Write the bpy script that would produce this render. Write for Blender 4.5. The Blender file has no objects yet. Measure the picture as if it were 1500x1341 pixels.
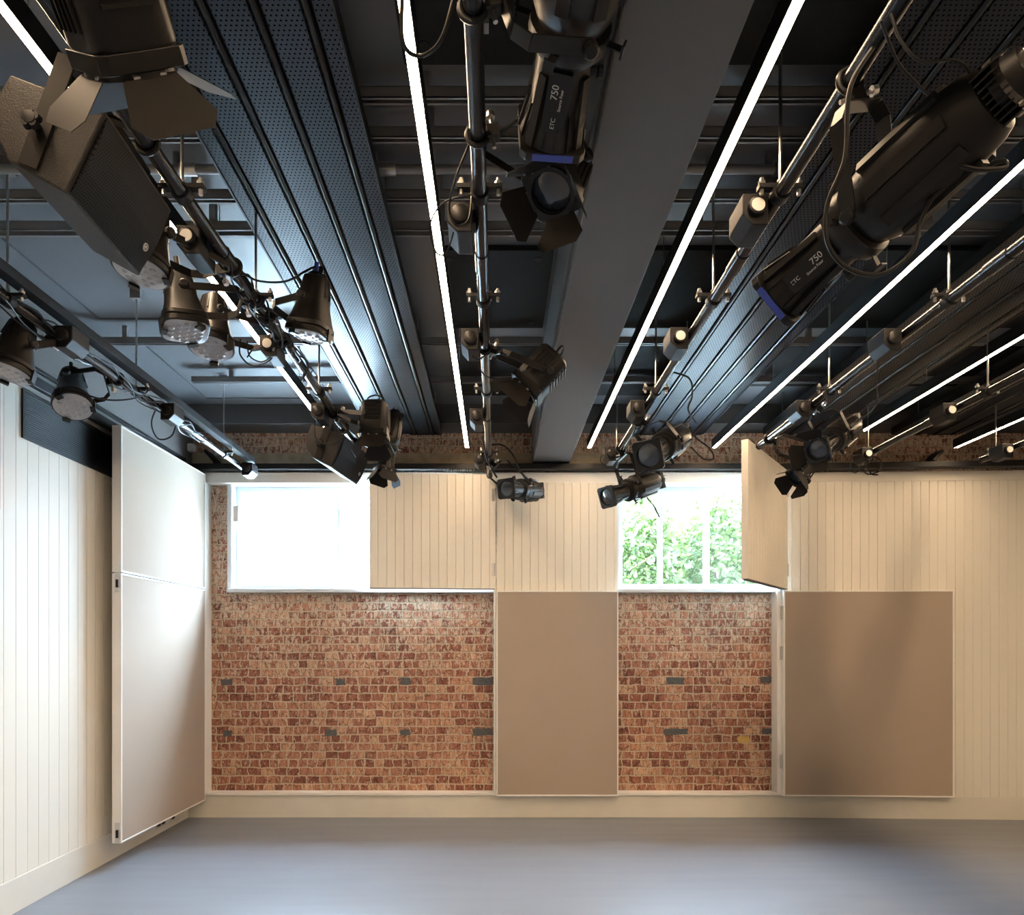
import bpy, math, random
from mathutils import Vector as V, Matrix, Quaternion
random.seed(7)
S = bpy.context.scene
C = S.collection
EYE = 1.53

# ---------------------------------------------------------------- camera, light, exposure
cd = bpy.data.cameras.new('camera'); cam = bpy.data.objects.new('camera', cd); C.objects.link(cam)
cam.location = (0, 0, EYE); cam.rotation_euler = (math.pi/2, 0, 0)
cd.sensor_fit = 'HORIZONTAL'; cd.sensor_width = 36; cd.lens = 24
cd.shift_x = 24/1500; cd.shift_y = 279.5/1500; cd.clip_start = .05; cd.clip_end = 200
S.camera = cam
S.view_settings.view_transform = 'Standard'; S.view_settings.look = 'None'
S.view_settings.gamma = 1; S.view_settings.use_curve_mapping = False
S.view_settings.exposure = 0.92
SKY = 16.0; LED = 46.0
w = bpy.data.worlds.new('overcast_sky'); S.world = w; w.use_nodes = True
bg = w.node_tree.nodes['Background']; bg.inputs[0].default_value = (.56, .77, 1, 1)

# overcast sky: dim towards the horizon, about six times brighter overhead
_n = w.node_tree.nodes; _l = w.node_tree.links
_tc = _n.new('ShaderNodeTexCoord'); _sp = _n.new('ShaderNodeSeparateXYZ'); _mr = _n.new('ShaderNodeMapRange')
_l.new(_tc.outputs['Generated'], _sp.inputs[0]); _l.new(_sp.outputs[2], _mr.inputs[0])
_mr.inputs['From Min'].default_value = .1; _mr.inputs['From Max'].default_value = .95
_mr.inputs['To Min'].default_value = SKY; _mr.inputs['To Max'].default_value = SKY*6; _l.new(_mr.outputs[0], bg.inputs[1])

def P(px, py, Y):                       # a point at depth Y (metres in front of the camera)
    return V(((px-726)/1000*Y, Y, EYE+(950-py)/1000*Y))

# ---------------------------------------------------------------- materials
def mat(name, col, rough=.6, metal=0, spec=.5, noise=0, nscale=8, bump=0, bscale=60, emit=None, estr=0, coat=0):
    m = bpy.data.materials.new(name); m.use_nodes = True; nt = m.node_tree; n = nt.nodes; l = nt.links
    b = n['Principled BSDF']
    b.inputs['Base Color'].default_value = (*col, 1); b.inputs['Roughness'].default_value = rough
    b.inputs['Metallic'].default_value = metal; b.inputs['Specular IOR Level'].default_value = spec
    b.inputs['Coat Weight'].default_value = coat
    tc = n.new('ShaderNodeTexCoord')
    nz = n.new('ShaderNodeTexNoise'); nz.inputs['Scale'].default_value = nscale; nz.inputs['Detail'].default_value = 6
    l.new(tc.outputs['Object'], nz.inputs['Vector'])
    mx = n.new('ShaderNodeMix'); mx.data_type = 'RGBA'
    mx.inputs[6].default_value = (*[c*(1-noise) for c in col], 1)
    mx.inputs[7].default_value = (*[min(1, c*(1+noise)) for c in col], 1)
    l.new(nz.outputs[0], mx.inputs[0]); l.new(mx.outputs[2], b.inputs['Base Color'])
    if bump:
        n2 = n.new('ShaderNodeTexNoise'); n2.inputs['Scale'].default_value = bscale; n2.inputs['Detail'].default_value = 4
        l.new(tc.outputs['Object'], n2.inputs['Vector'])
        bp = n.new('ShaderNodeBump'); bp.inputs['Strength'].default_value = bump; bp.inputs['Distance'].default_value = .004
        l.new(n2.outputs[0], bp.inputs['Height']); l.new(bp.outputs[0], b.inputs['Normal'])
    if emit:
        b.inputs['Emission Color'].default_value = (*emit, 1); b.inputs['Emission Strength'].default_value = estr
    return m

def node_math(nt, op, a, b=None, c=None):
    x = nt.nodes.new('ShaderNodeMath'); x.operation = op
    for i, v in enumerate((a, b, c)):
        if v is None: continue
        if isinstance(v, (int, float)): x.inputs[i].default_value = v
        else: nt.links.new(v, x.inputs[i])
    return x.outputs[0]

M = {}
M['paint'] = mat('cream_painted_boards', (.71, .675, .60), .55, noise=.05, nscale=1.2, bump=.05, bscale=90)
M['skirt'] = mat('scuffed_skirting_paint', (.66, .63, .56), .5, noise=.12, nscale=3, bump=.05)
M['edge'] = mat('white_panel_edge', (.78, .76, .72), .5, noise=.03)
M['upvc'] = mat('white_window_frame', (.62, .65, .67), .3, noise=.02)
M['fabric'] = mat('grey_fabric', (.37, .30, .245), .92, spec=.1, noise=.06, nscale=2, bump=.25, bscale=500)
M['steel'] = mat('zinc_rod', (.55, .54, .52), .32, 1, noise=.1, nscale=30)
M['chan'] = mat('grey_channel', (.25, .25, .255), .45, .3, noise=.15, nscale=10)
M['pipe'] = mat('black_painted_tube', (.011, .012, .014), .26, spec=.3, noise=.2, nscale=10)
M['black'] = mat('black_plastic', (.007, .007, .008), .5, spec=.25, noise=.2, nscale=15)
M['body'] = mat('black_enamel', (.007, .0066, .0065), .42, spec=.25, noise=.25, nscale=20, bump=.1, bscale=200)
M['bronze'] = mat('warm_black_casting', (.012, .0105, .0095), .38, .1, spec=.35, noise=.2, nscale=20, bump=.1, bscale=200)
M['yoke'] = mat('black_steel_yoke', (.010, .0095, .009), .4, .1, spec=.3, noise=.2)
M['leaf'] = mat('barndoor_sheet', (.013, .0115, .0105), .6, spec=.15, noise=.15)
M['cable'] = mat('rubber_cable', (.006, .006, .006), .5, spec=.25, noise=.2)
M['spk'] = mat('textured_cabinet_paint', (.020, .018, .017), .6, spec=.3, noise=.35, nscale=220, bump=.6, bscale=220)
M['blue'] = mat('blue_connector', (.02, .045, .30), .4, noise=.1)
M['red'] = mat('red_mark', (.45, .05, .04), .4, noise=.1)
M['yellow'] = mat('yellow_tab', (.7, .42, .03), .4, noise=.1)
M['white'] = mat('white_plastic', (.75, .74, .70), .4, noise=.03)
M['disc'] = mat('pale_disc', (.72, .70, .66), .4, noise=.05)
M['print'] = mat('pale_print', (.42, .42, .41), .5, noise=.05)
M['lens'] = mat('dark_glass_lens', (.02, .028, .04), .12, noise=.1, coat=.6)
M['lens_pale'] = mat('frosted_lens', (.30, .32, .36), .3, noise=.08, nscale=30, coat=.3)
M['ceil'] = mat('dark_grey_ceiling_board', (.135, .145, .16), .42, noise=.08, nscale=1.5, bump=.04, bscale=30)
M['ceilblk'] = mat('black_acoustic_board', (.018, .018, .018), .85, spec=.2, noise=.2, nscale=40, bump=.3, bscale=300)
M['beam'] = mat('dark_grey_beam_paint', (.082, .083, .085), .55, noise=.07, nscale=3, bump=.08, bscale=40)
M['upper'] = mat('grey_upper_wall', (.16, .155, .15), .6, noise=.06, nscale=3)
M['concrete'] = mat('rough_concrete_lintel', (.44, .36, .25), .9, noise=.4, nscale=14, bump=.9, bscale=40)
M['timber'] = mat('brown_timber', (.35, .12, .05), .5, noise=.2)
M['blubrick'] = mat('blue_grey_brick', (.085, .09, .09), .9, noise=.5, nscale=40, bump=.8, bscale=80)
M['yelbrick'] = mat('yellow_brick', (.55, .36, .12), .9, noise=.3, nscale=40, bump=.8, bscale=80)
M['underside'] = mat('dark_bottom_edge', (.12, .10, .09), .6, noise=.1)
M['paving'] = mat('pale_paving', (.62, .62, .60), .8, noise=.1, nscale=2)
M['stem'] = mat('bark', (.16, .12, .08), .9, noise=.3)
M['led'] = mat('warm_strip_diffuser', (.9, .85, .78), .5, emit=(1, .715, .455), estr=LED)

# floor: grey vinyl with a low sheen
def floor_mat():
    m = mat('grey_studio_floor', (.185, .197, .222), .36, spec=.45, noise=.10, nscale=1.1, bump=.02, bscale=20)
    nt = m.node_tree; b = nt.nodes['Principled BSDF']
    tc = nt.nodes.new('ShaderNodeTexCoord'); mp = nt.nodes.new('ShaderNodeMapping'); mp.inputs['Scale'].default_value = (.6, 5, 1)
    nz = nt.nodes.new('ShaderNodeTexNoise'); nz.inputs['Scale'].default_value = 1.6; nz.inputs['Detail'].default_value = 8
    nt.links.new(tc.outputs['Object'], mp.inputs[0]); nt.links.new(mp.outputs[0], nz.inputs['Vector'])
    r = node_math(nt, 'MULTIPLY_ADD', nz.outputs[0], .22, .27)
    nt.links.new(r, b.inputs['Roughness'])
    return m
M['floor'] = floor_mat()

def brick_mat():
    m = bpy.data.materials.new('old_red_brick'); m.use_nodes = True; nt = m.node_tree; n = nt.nodes; l = nt.links
    b = n['Principled BSDF']; b.inputs['Roughness'].default_value = .9; b.inputs['Specular IOR Level'].default_value = .2
    tc = n.new('ShaderNodeTexCoord'); sep = n.new('ShaderNodeSeparateXYZ'); l.new(tc.outputs['Object'], sep.inputs[0])
    wob = n.new('ShaderNodeTexNoise'); wob.inputs['Scale'].default_value = 14; wob.inputs['Detail'].default_value = 3
    l.new(tc.outputs['Object'], wob.inputs['Vector'])
    x = node_math(nt, 'ADD', sep.outputs[0], node_math(nt, 'MULTIPLY', wob.outputs[0], .045))
    wob2 = n.new('ShaderNodeTexNoise'); wob2.inputs['Scale'].default_value = 9; l.new(tc.outputs['Object'], wob2.inputs['Vector'])
    z = node_math(nt, 'ADD', sep.outputs[2], node_math(nt, 'MULTIPLY', wob2.outputs[0], .03))
    cmb = n.new('ShaderNodeCombineXYZ'); l.new(x, cmb.inputs[0]); l.new(z, cmb.inputs[1])
    br = n.new('ShaderNodeTexBrick'); l.new(cmb.outputs[0], br.inputs['Vector'])
    br.inputs['Scale'].default_value = 1; br.inputs['Brick Width'].default_value = .118; br.inputs['Row Height'].default_value = .0755
    br.inputs['Mortar Size'].default_value = .0078; br.inputs['Mortar Smooth'].default_value = .5; br.inputs['Bias'].default_value = -.05
    br.squash = .74; br.squash_frequency = 3; br.offset = .46
    br.inputs['Color1'].default_value = (0, 0, 0, 1); br.inputs['Color2'].default_value = (1, 1, 1, 1); br.inputs['Mortar'].default_value = (.5, .5, .5, 1)
    ramp = n.new('ShaderNodeValToRGB'); e = ramp.color_ramp.elements
    e[0].position = 0; e[0].color = (.13, .055, .04, 1)
    e[1].position = 1; e[1].color = (.60, .40, .25, 1)
    for p, c in ((.25, (.23, .09, .062)), (.45, (.32, .14, .092)), (.62, (.40, .20, .13)), (.8, (.48, .30, .195))):
        q = ramp.color_ramp.elements.new(p); q.color = (*c, 1)
    # second random per brick group, streaky inside the face (hacked, ribbed faces)
    mp = n.new('ShaderNodeMapping'); mp.inputs['Scale'].default_value = (30, 1, 7); l.new(tc.outputs['Object'], mp.inputs[0])
    st = n.new('ShaderNodeTexNoise'); st.inputs['Scale'].default_value = 1; st.inputs['Detail'].default_value = 5; l.new(mp.outputs[0], st.inputs['Vector'])
    f = node_math(nt, 'ADD', node_math(nt, 'MULTIPLY', br.outputs['Color'], .62), node_math(nt, 'MULTIPLY', st.outputs[0], .5))
    f = node_math(nt, 'SUBTRACT', f, .06)
    l.new(f, ramp.inputs[0])
    # pale plaster residue, more of it high up
    pl = n.new('ShaderNodeTexNoise'); pl.inputs['Scale'].default_value = 30; pl.inputs['Detail'].default_value = 8; pl.inputs['Roughness'].default_value = .65
    mp2 = n.new('ShaderNodeMapping'); mp2.inputs['Scale'].default_value = (1.5, 1, .8); l.new(tc.outputs['Object'], mp2.inputs[0]); l.new(mp2.outputs[0], pl.inputs['Vector'])
    hi = n.new('ShaderNodeMapRange'); hi.inputs['From Min'].default_value = 1.1; hi.inputs['From Max'].default_value = 2.1
    hi.inputs['To Min'].default_value = -.05; hi.inputs['To Max'].default_value = .07; l.new(sep.outputs[2], hi.inputs[0])
    pm = node_math(nt, 'ADD', pl.outputs[0], hi.outputs[0])
    sm = n.new('ShaderNodeMapRange'); sm.inputs['From Min'].default_value = .52; sm.inputs['From Max'].default_value = .58; l.new(pm, sm.inputs[0])
    mx = n.new('ShaderNodeMix'); mx.data_type = 'RGBA'; mx.inputs[7].default_value = (.56, .45, .35, 1)
    l.new(node_math(nt, 'MULTIPLY', sm.outputs[0], .72), mx.inputs[0]); l.new(ramp.outputs[0], mx.inputs[6])
    mo = n.new('ShaderNodeMix'); mo.data_type = 'RGBA'; mo.inputs[7].default_value = (.46, .37, .27, 1)
    l.new(br.outputs['Fac'], mo.inputs[0]); l.new(mx.outputs[2], mo.inputs[6])
    # large slow tone changes + thin dark cracks
    big = n.new('ShaderNodeTexNoise'); big.inputs['Scale'].default_value = 1.7; l.new(tc.outputs['Object'], big.inputs['Vector'])
    vo = n.new('ShaderNodeTexNoise'); vo.inputs['Scale'].default_value = 55; vo.inputs['Detail'].default_value = 3; l.new(tc.outputs['Object'], vo.inputs['Vector'])
    ck = n.new('ShaderNodeMapRange'); ck.inputs['From Min'].default_value = .33; ck.inputs['From Max'].default_value = .40; ck.inputs['To Min'].default_value = .45; l.new(vo.outputs[0], ck.inputs[0])
    mp3 = n.new('ShaderNodeMapping'); mp3.inputs['Scale'].default_value = (24, 1, 9); l.new(tc.outputs['Object'], mp3.inputs[0])
    sc = n.new('ShaderNodeTexVoronoi'); sc.feature = 'DISTANCE_TO_EDGE'; sc.inputs['Scale'].default_value = 1; l.new(mp3.outputs[0], sc.inputs['Vector'])
    se = n.new('ShaderNodeMapRange'); se.inputs['From Min'].default_value = .015; se.inputs['From Max'].default_value = .07; se.inputs['To Min'].default_value = .5; l.new(sc.outputs['Distance'], se.inputs[0])
    keep = node_math(nt, 'MAXIMUM', se.outputs[0], br.outputs['Fac'])
    ck2 = node_math(nt, 'MULTIPLY', ck.outputs[0], keep)
    g = node_math(nt, 'MULTIPLY', ck2, node_math(nt, 'MULTIPLY_ADD', big.outputs[0], .6, .86))
    mm = n.new('ShaderNodeMix'); mm.data_type = 'RGBA'; mm.blend_type = 'MULTIPLY'; mm.inputs[0].default_value = 1
    l.new(mo.outputs[2], mm.inputs[6]); l.new(g, mm.inputs[7]); l.new(mm.outputs[2], b.inputs['Base Color'])
    h = node_math(nt, 'SUBTRACT', node_math(nt, 'MULTIPLY', st.outputs[0], .6), br.outputs['Fac'])
    bp = n.new('ShaderNodeBump'); bp.inputs['Strength'].default_value = .9; bp.inputs['Distance'].default_value = .008
    l.new(h, bp.inputs['Height']); l.new(bp.outputs[0], b.inputs['Normal'])
    return m
M['brick'] = brick_mat()

def perf_mat():
    m = mat('perforated_black_steel', (.017, .020, .027), .34, .15, noise=.06, nscale=3)
    nt = m.node_tree; n = nt.nodes; l = nt.links; b = n['Principled BSDF']
    src = b.inputs['Base Color'].links[0].from_socket
    tc = n.new('ShaderNodeTexCoord'); sep = n.new('ShaderNodeSeparateXYZ'); l.new(tc.outputs['Object'], sep.inputs[0])
    p = .0165
    u = node_math(nt, 'DIVIDE', sep.outputs[0], p); v = node_math(nt, 'DIVIDE', sep.outputs[1], p)
    row = node_math(nt, 'FLOOR', v)
    u = node_math(nt, 'ADD', u, node_math(nt, 'MULTIPLY', row, .5))
    fu = node_math(nt, 'SUBTRACT', node_math(nt, 'FRACT', u), .5); fv = node_math(nt, 'SUBTRACT', node_math(nt, 'FRACT', v), .5)
    d = node_math(nt, 'SQRT', node_math(nt, 'ADD', node_math(nt, 'MULTIPLY', fu, fu), node_math(nt, 'MULTIPLY', fv, fv)))
    hole = node_math(nt, 'LESS_THAN', d, .2)
    mx = n.new('ShaderNodeMix'); mx.data_type = 'RGBA'; l.new(hole, mx.inputs[0]); l.new(src, mx.inputs[6]); mx.inputs[7].default_value = (.002, .002, .002, 1)
    l.new(mx.outputs[2], b.inputs['Base Color'])
    l.new(node_math(nt, 'MULTIPLY_ADD', hole, .6, .33), b.inputs['Roughness'])
    l.new(node_math(nt, 'MULTIPLY_ADD', hole, -.2, .2), b.inputs['Specular IOR Level'])
    return m
M['perf'] = perf_mat()

def grille_mat():
    m = mat('speaker_mesh_grille', (.012, .012, .014), .6, spec=.1, noise=.1)
    nt = m.node_tree; n = nt.nodes; l = nt.links; b = n['Principled BSDF']
    tc = n.new('ShaderNodeTexCoord'); sep = n.new('ShaderNodeSeparateXYZ'); l.new(tc.outputs['Object'], sep.inputs[0])
    q = node_math(nt, 'ADD', node_math(nt, 'MULTIPLY', sep.outputs[0], .425), node_math(nt, 'MULTIPLY', sep.outputs[2], .905)); p = .0095
    vv = node_math(nt, 'DIVIDE', q, p*.87); uu = node_math(nt, 'ADD', node_math(nt, 'DIVIDE', sep.outputs[1], p), node_math(nt, 'MULTIPLY', node_math(nt, 'FLOOR', vv), .5))
    fu = node_math(nt, 'SUBTRACT', node_math(nt, 'FRACT', uu), .5); fv = node_math(nt, 'SUBTRACT', node_math(nt, 'FRACT', vv), .5)
    h = node_math(nt, 'LESS_THAN', node_math(nt, 'ADD', node_math(nt, 'MULTIPLY', fu, fu), node_math(nt, 'MULTIPLY', fv, fv)), .11)
    mx = n.new('ShaderNodeMix'); mx.data_type = 'RGBA'; l.new(h, mx.inputs[0]); mx.inputs[6].default_value = (.016, .018, .022, 1); mx.inputs[7].default_value = (.002, .002, .002, 1)
    l.new(mx.outputs[2], b.inputs['Base Color'])
    return m
M['grille'] = grille_mat()

def glass_mat():
    m = bpy.data.materials.new('window_glass'); m.use_nodes = True; nt = m.node_tree; n = nt.nodes
    n.remove(n['Principled BSDF'])
    t = n.new('ShaderNodeBsdfTransparent'); t.inputs[0].default_value = (.95, .97, .965, 1)
    g = n.new('ShaderNodeBsdfGlossy'); g.inputs['Roughness'].default_value = .03
    mx = n.new('ShaderNodeMixShader'); mx.inputs[0].default_value = .03
    nt.links.new(t.outputs[0], mx.inputs[1]); nt.links.new(g.outputs[0], mx.inputs[2]); nt.links.new(mx.outputs[0], n['Material Output'].inputs[0])
    return m
M['glass'] = glass_mat()

def leaf_mat():
    m = mat('bush_leaf', (.055, .08, .025), .45, noise=.45, nscale=3)
    b = m.node_tree.nodes['Principled BSDF']
    b.inputs['Transmission Weight'].default_value = 0
    nt = m.node_tree; tr = nt.nodes.new('ShaderNodeBsdfTranslucent'); tr.inputs[0].default_value = (.095, .14, .035, 1)
    mx = nt.nodes.new('ShaderNodeMixShader'); mx.inputs[0].default_value = .45
    nt.links.new(b.outputs[0], mx.inputs[1]); nt.links.new(tr.outputs[0], mx.inputs[2])
    nt.links.new(mx.outputs[0], nt.nodes['Material Output'].inputs[0])
    return m
M['bush'] = leaf_mat()

# ---------------------------------------------------------------- mesh helpers
def root_loc(o):
    while o.parent: o = o.parent
    return V(o.location)

def frame(a, hint=V((0, 0, 1))):
    a = V(a).normalized()
    if abs(a.dot(hint)) > .98: hint = V((1, 0, 0))
    s = a.cross(hint).normalized(); u = s.cross(a).normalized()
    return s, u, a

class MB:
    def __init__(self): self.v = []; self.f = []
    def add(self, vs, fs):
        o = len(self.v); self.v += [V(p) for p in vs]; self.f += [tuple(i+o for i in f) for f in fs]; return self
    def box(self, lo, hi):
        (a, b, c), (d, e, f) = lo, hi
        return self.add([(a,b,c),(d,b,c),(d,e,c),(a,e,c),(a,b,f),(d,b,f),(d,e,f),(a,e,f)],
            [(0,3,2,1),(4,5,6,7),(0,1,5,4),(1,2,6,5),(2,3,7,6),(3,0,4,7)])
    def obox(self, c, s, u, a, hs, hu, ha):
        c = V(c); p = []
        for k in (-1, 1):
            for i, j in ((-1,-1),(1,-1),(1,1),(-1,1)): p.append(c+s*hs*i+u*hu*j+a*ha*k)
        return self.add(p, [(0,3,2,1),(4,5,6,7),(0,1,5,4),(1,2,6,5),(2,3,7,6),(3,0,4,7)])
    def bar(self, p0, p1, wdir, hw, ht):          # flat bar from p0 to p1, half width along wdir
        p0, p1 = V(p0), V(p1); a = (p1-p0); L = a.length; a.normalize()
        wd = (wdir-a*wdir.dot(a)).normalized(); t = a.cross(wd)
        return self.obox((p0+p1)/2, wd, t, a, hw, ht, L/2)
    def sweep(self, rings, cap=True, closed=True):
        n = len(rings[0]); vs = [p for r in rings for p in r]; fs = []
        for i in range(len(rings)-1):
            for j in range(n if closed else n-1):
                k = (j+1) % n
                fs.append((i*n+j, i*n+k, (i+1)*n+k, (i+1)*n+j))
        if cap: fs.append(tuple(range(n-1, -1, -1))); fs.append(tuple(range((len(rings)-1)*n, len(rings)*n)))
        return self.add(vs, fs)
    def lathe(self, c, axis, prof, seg=28, hint=V((0,0,1)), cap=True, pw=1):  # prof: (distance, radius); pw>1 gives a squared section
        s, u, a = frame(axis, hint); c = V(c); rings = []
        for d, r in prof:
            ring = []
            for i in range(seg):
                t = 2*math.pi*(i+.5)/seg; ct, st = math.cos(t), math.sin(t)
                if pw != 1:
                    k = (abs(ct)**pw+abs(st)**pw)**(-1/pw)
                else: k = 1
                ring.append(c+a*d+(s*ct+u*st)*r*k)
            rings.append(ring)
        return self.sweep(rings, cap)
    def cyl(self, p0, p1, r, seg=12, r2=None):
        p0, p1 = V(p0), V(p1)
        return self.lathe(p0, p1-p0, [(0, r), ((p1-p0).length, r if r2 is None else r2)], seg)
    def tube(self, pts, r, seg=8):
        pts = [V(p) for p in pts]; rings = []; t = (pts[1]-pts[0]).normalized(); s, u, _ = frame(t)
        for i, p in enumerate(pts):
            t2 = (pts[min(i+1, len(pts)-1)]-pts[max(i-1, 0)]).normalized()
            q = t.rotation_difference(t2); s = q @ s; u = q @ u; t = t2
            rings.append([p+(s*math.cos(2*math.pi*k/seg)+u*math.sin(2*math.pi*k/seg))*r for k in range(seg)])
        return self.sweep(rings)
    def torus(self, c, axis, R, r, seg=24, rs=8, a0=0, a1=2*math.pi):
        s, u, a = frame(axis); n = seg
        pts = [V(c)+(s*math.cos(a0+(a1-a0)*i/n)+u*math.sin(a0+(a1-a0)*i/n))*R for i in range(n+1)]
        return self.tube(pts, r, rs)
    def ring(self, c, axis, r0, r1, t, seg=28, hint=V((0,0,1)), sq=False):      # plate with a round hole, square outside if sq
        s, u, a = frame(axis, hint); c = V(c); o = []; q = []
        for i in range(seg):
            th = 2*math.pi*(i+.5)/seg; ct, st = math.cos(th), math.sin(th)
            k = 1/max(abs(ct), abs(st)) if sq else 1
            q.append((s*ct+u*st)*r0); o.append((s*ct+u*st)*r1*k)
        rings = [[c+p-a*t/2 for p in q], [c+p-a*t/2 for p in o], [c+p+a*t/2 for p in o], [c+p+a*t/2 for p in q], [c+p-a*t/2 for p in q]]
        return self.sweep(rings, cap=False)
    def prism(self, poly, d):                      # polygon of 3-D points pushed along d
        n = len(poly); return self.sweep([[V(p) for p in poly], [V(p)+V(d) for p in poly]])
    def build(self, name, m, parent=None, bevel=0, smooth=35, **props):
        off = root_loc(parent) if parent else V((0, 0, 0))
        if not parent and 'at' in props: off = V(props.pop('at'))
        me = bpy.data.meshes.new(name); me.from_pydata([tuple(p-off) for p in self.v], [], self.f)
        me.materials.append(M[m] if isinstance(m, str) else m)
        import bmesh
        b = bmesh.new(); b.from_mesh(me); bmesh.ops.recalc_face_normals(b, faces=b.faces); b.to_mesh(me); b.free()
        if smooth:
            me.polygons.foreach_set('use_smooth', [True]*len(me.polygons)); me.set_sharp_from_angle(angle=math.radians(smooth))
        o = bpy.data.objects.new(name, me); C.objects.link(o)
        if parent: o.parent = parent
        else: o.location = off
        if bevel:
            md = o.modifiers.new('bevel', 'BEVEL'); md.width = bevel; md.segments = 2; md.limit_method = 'ANGLE'
        for k, v in props.items(): o[k] = v
        return o

def thing(name, label, cat, loc, group=None):
    o = bpy.data.objects.new(name, None); C.objects.link(o); o.location = loc; o.empty_display_size = .05
    o['label'] = label; o['category'] = cat
    if group: o['group'] = group
    return o
ST = dict(kind='structure')
def smoothpath(pts, n=10):
    pts = [V(p) for p in pts]; q = [pts[0]*2-pts[1]]+pts+[pts[-1]*2-pts[-2]]; out = []
    for i in range(1, len(q)-2):
        a, b, c, d = q[i-1:i+3]
        for k in range(n):
            t = k/n; out.append(.5*((2*b)+(c-a)*t+(2*a-5*b+4*c-d)*t*t+(3*b-a-3*c+d)*t**3))
    out.append(pts[-1]); return out
def text_mesh(txt, size, c, xdir, ydir, m, parent, name='lettering', thick=.0006):
    cu = bpy.data.curves.new('t', 'FONT'); cu.body = txt; cu.size = size; cu.align_x = 'CENTER'; cu.align_y = 'CENTER'; cu.extrude = thick
    t = bpy.data.objects.new('t', cu); C.objects.link(t); bpy.context.view_layer.update()
    me = bpy.data.meshes.new_from_object(t); bpy.data.objects.remove(t)
    z = xdir.cross(ydir); off = root_loc(parent)
    for v in me.vertices: v.co = V(c)+xdir*v.co.x+ydir*v.co.y+z*v.co.z-off
    me.name = name; me.materials.clear(); me.materials.append(M[m])
    o = bpy.data.objects.new(name, me); C.objects.link(o); o.parent = parent; return o

# ---------------------------------------------------------------- room shell
XL, XR, YB, YR, ZC = -2.78, 5.4, 6.25, -3.0, 3.67
MB().box((XL-.2, YR-.2, -.1), (XR+.2, YB+.3, 0)).build('floor', 'floor', smooth=0, **ST)
MB().box((XL-.2, YR-.2, ZC), (XR+.2, YB+.3, ZC+.15)).build('ceiling', 'ceil', smooth=0, **ST)

W1 = (-2.40, -.03, 2.07, 3.03); W2 = (1.12, 2.60, 2.07, 3.03)
b = MB()
b.box((XL-.2, YB, 0), (XR+.2, YB+.25, W1[2])); b.box((XL-.2, YB, W1[3]), (XR+.2, YB+.25, ZC))
b.box((XL-.2, YB, W1[2]), (W1[0], YB+.25, W1[3])); b.box((W1[1], YB, W1[2]), (W2[0], YB+.25, W1[3])); b.box((W2[1], YB, W1[2]), (XR+.2, YB+.25, W1[3]))
wb = b.build('wall_back', 'brick', smooth=0, **ST)
def brickpatch(name, rects, m):
    for x0, y0, x1, y1 in rects:
        a = P(x0, y1, YB); c = P(x1, y0, YB); r = random.uniform
        n = 12; poly = []
        for (ax, az), (bx, bz) in (((a.x,a.z),(c.x,a.z)),((c.x,a.z),(c.x,c.z)),((c.x,c.z),(a.x,c.z)),((a.x,c.z),(a.x,a.z))):
            for k in range(4):
                t = k/4; poly.append(V((ax+(bx-ax)*t+r(-.006,.006), YB-.004, az+(bz-az)*t+r(-.005,.005))))
        MB().prism(poly, (0, .01, 0)).build(name, m, wb)
brickpatch('blue_brick', [(324,995,341,1004),(492,995,506,1004),(587,993,602,1004),(693,993,722,1004),(327,1070,340,1079),(476,1069,493,1079),(586,1069,601,1078),(693,1068,722,1078),
    (976,993,1002,1003),(1114,992,1130,1001),(972,1068,1008,1077),(1116,1067,1132,1076)], 'blubrick')
brickpatch('yellow_brick', [(1081,1079,1098,1089)], 'yelbrick')
# concrete lintel band above the windows
MB().box((XL, 6.225, 3.16), (1.15, YB+.01, 3.31)).build('trim_1', 'concrete', smooth=0, **ST)
# grey downstand along the head of the back wall
MB().box((XL, 5.98, 3.50), (XR, YB+.01, ZC+.01)).build('trim_2', 'beam', bevel=.004, smooth=0, **ST)

def boarded(name, x0, x1, z0, z1, y, thick, pitch=.0757, parent=None, M4=None, m='paint', **props):
    prof = [(x0, 0)]; x = x0+pitch
    while x < x1-.02:
        j = random.uniform(-.001, .001)
        prof += [(x-.0022+j, 0), (x+j, .006), (x+.0022+j, 0)]; x += pitch
    prof.append((x1, 0)); n = len(prof); vs = []
    for px, d in prof: vs += [V((px, y+d, z0)), V((px, y+d, z1))]
    fs = [(2*i, 2*i+2, 2*i+3, 2*i+1) for i in range(n-1)]
    k = len(vs); vs += [V((x0, y+thick, z0)), V((x0, y+thick, z1)), V((x1, y+thick, z0)), V((x1, y+thick, z1))]
    fs += [(k, 0, 1, k+1), (2*n-2, k+2, k+3, 2*n-1), (k+2, k, k+1, k+3)]
    fs += [tuple([k]+[2*i for i in range(n)]+[k+2]), tuple([k+1]+[2*i+1 for i in range(n)]+[k+3])]
    b = MB(); b.add([M4 @ v if M4 else v for v in vs], fs)
    return b.build(name, m, parent, smooth=0, **props)
def rotz(cx, cy, ang): return Matrix.Translation((cx, cy, 0)) @ Matrix.Rotation(ang, 4, 'Z') @ Matrix.Translation((-cx, -cy, 0))
RW = rotz(2.6, 6.17, -math.radians(2.4))
boarded('wall_back_right', 2.60, XR+.3, .20, 3.03, 6.17, .05, M4=RW, **ST)
b = MB().box((2.585, 6.165, 0), (XR+.3, 6.24, .20)).box((2.585, 6.165, 3.03), (XR+.3, 6.24, 3.115)); b.v = [RW @ v for v in b.v]
b.build('baseboard_right', 'skirt', smooth=0, **ST)
# skirting under the brick
MB().box((XL, 6.16, 0), (2.59, YB+.01, .205)).build('baseboard_back', 'skirt', bevel=.003, smooth=0, **ST)
MB().box((-2.62, 6.145, .205), (2.575, YB+.01, .228)).build('trim_3', 'edge', bevel=.002, smooth=0, **ST)
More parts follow.
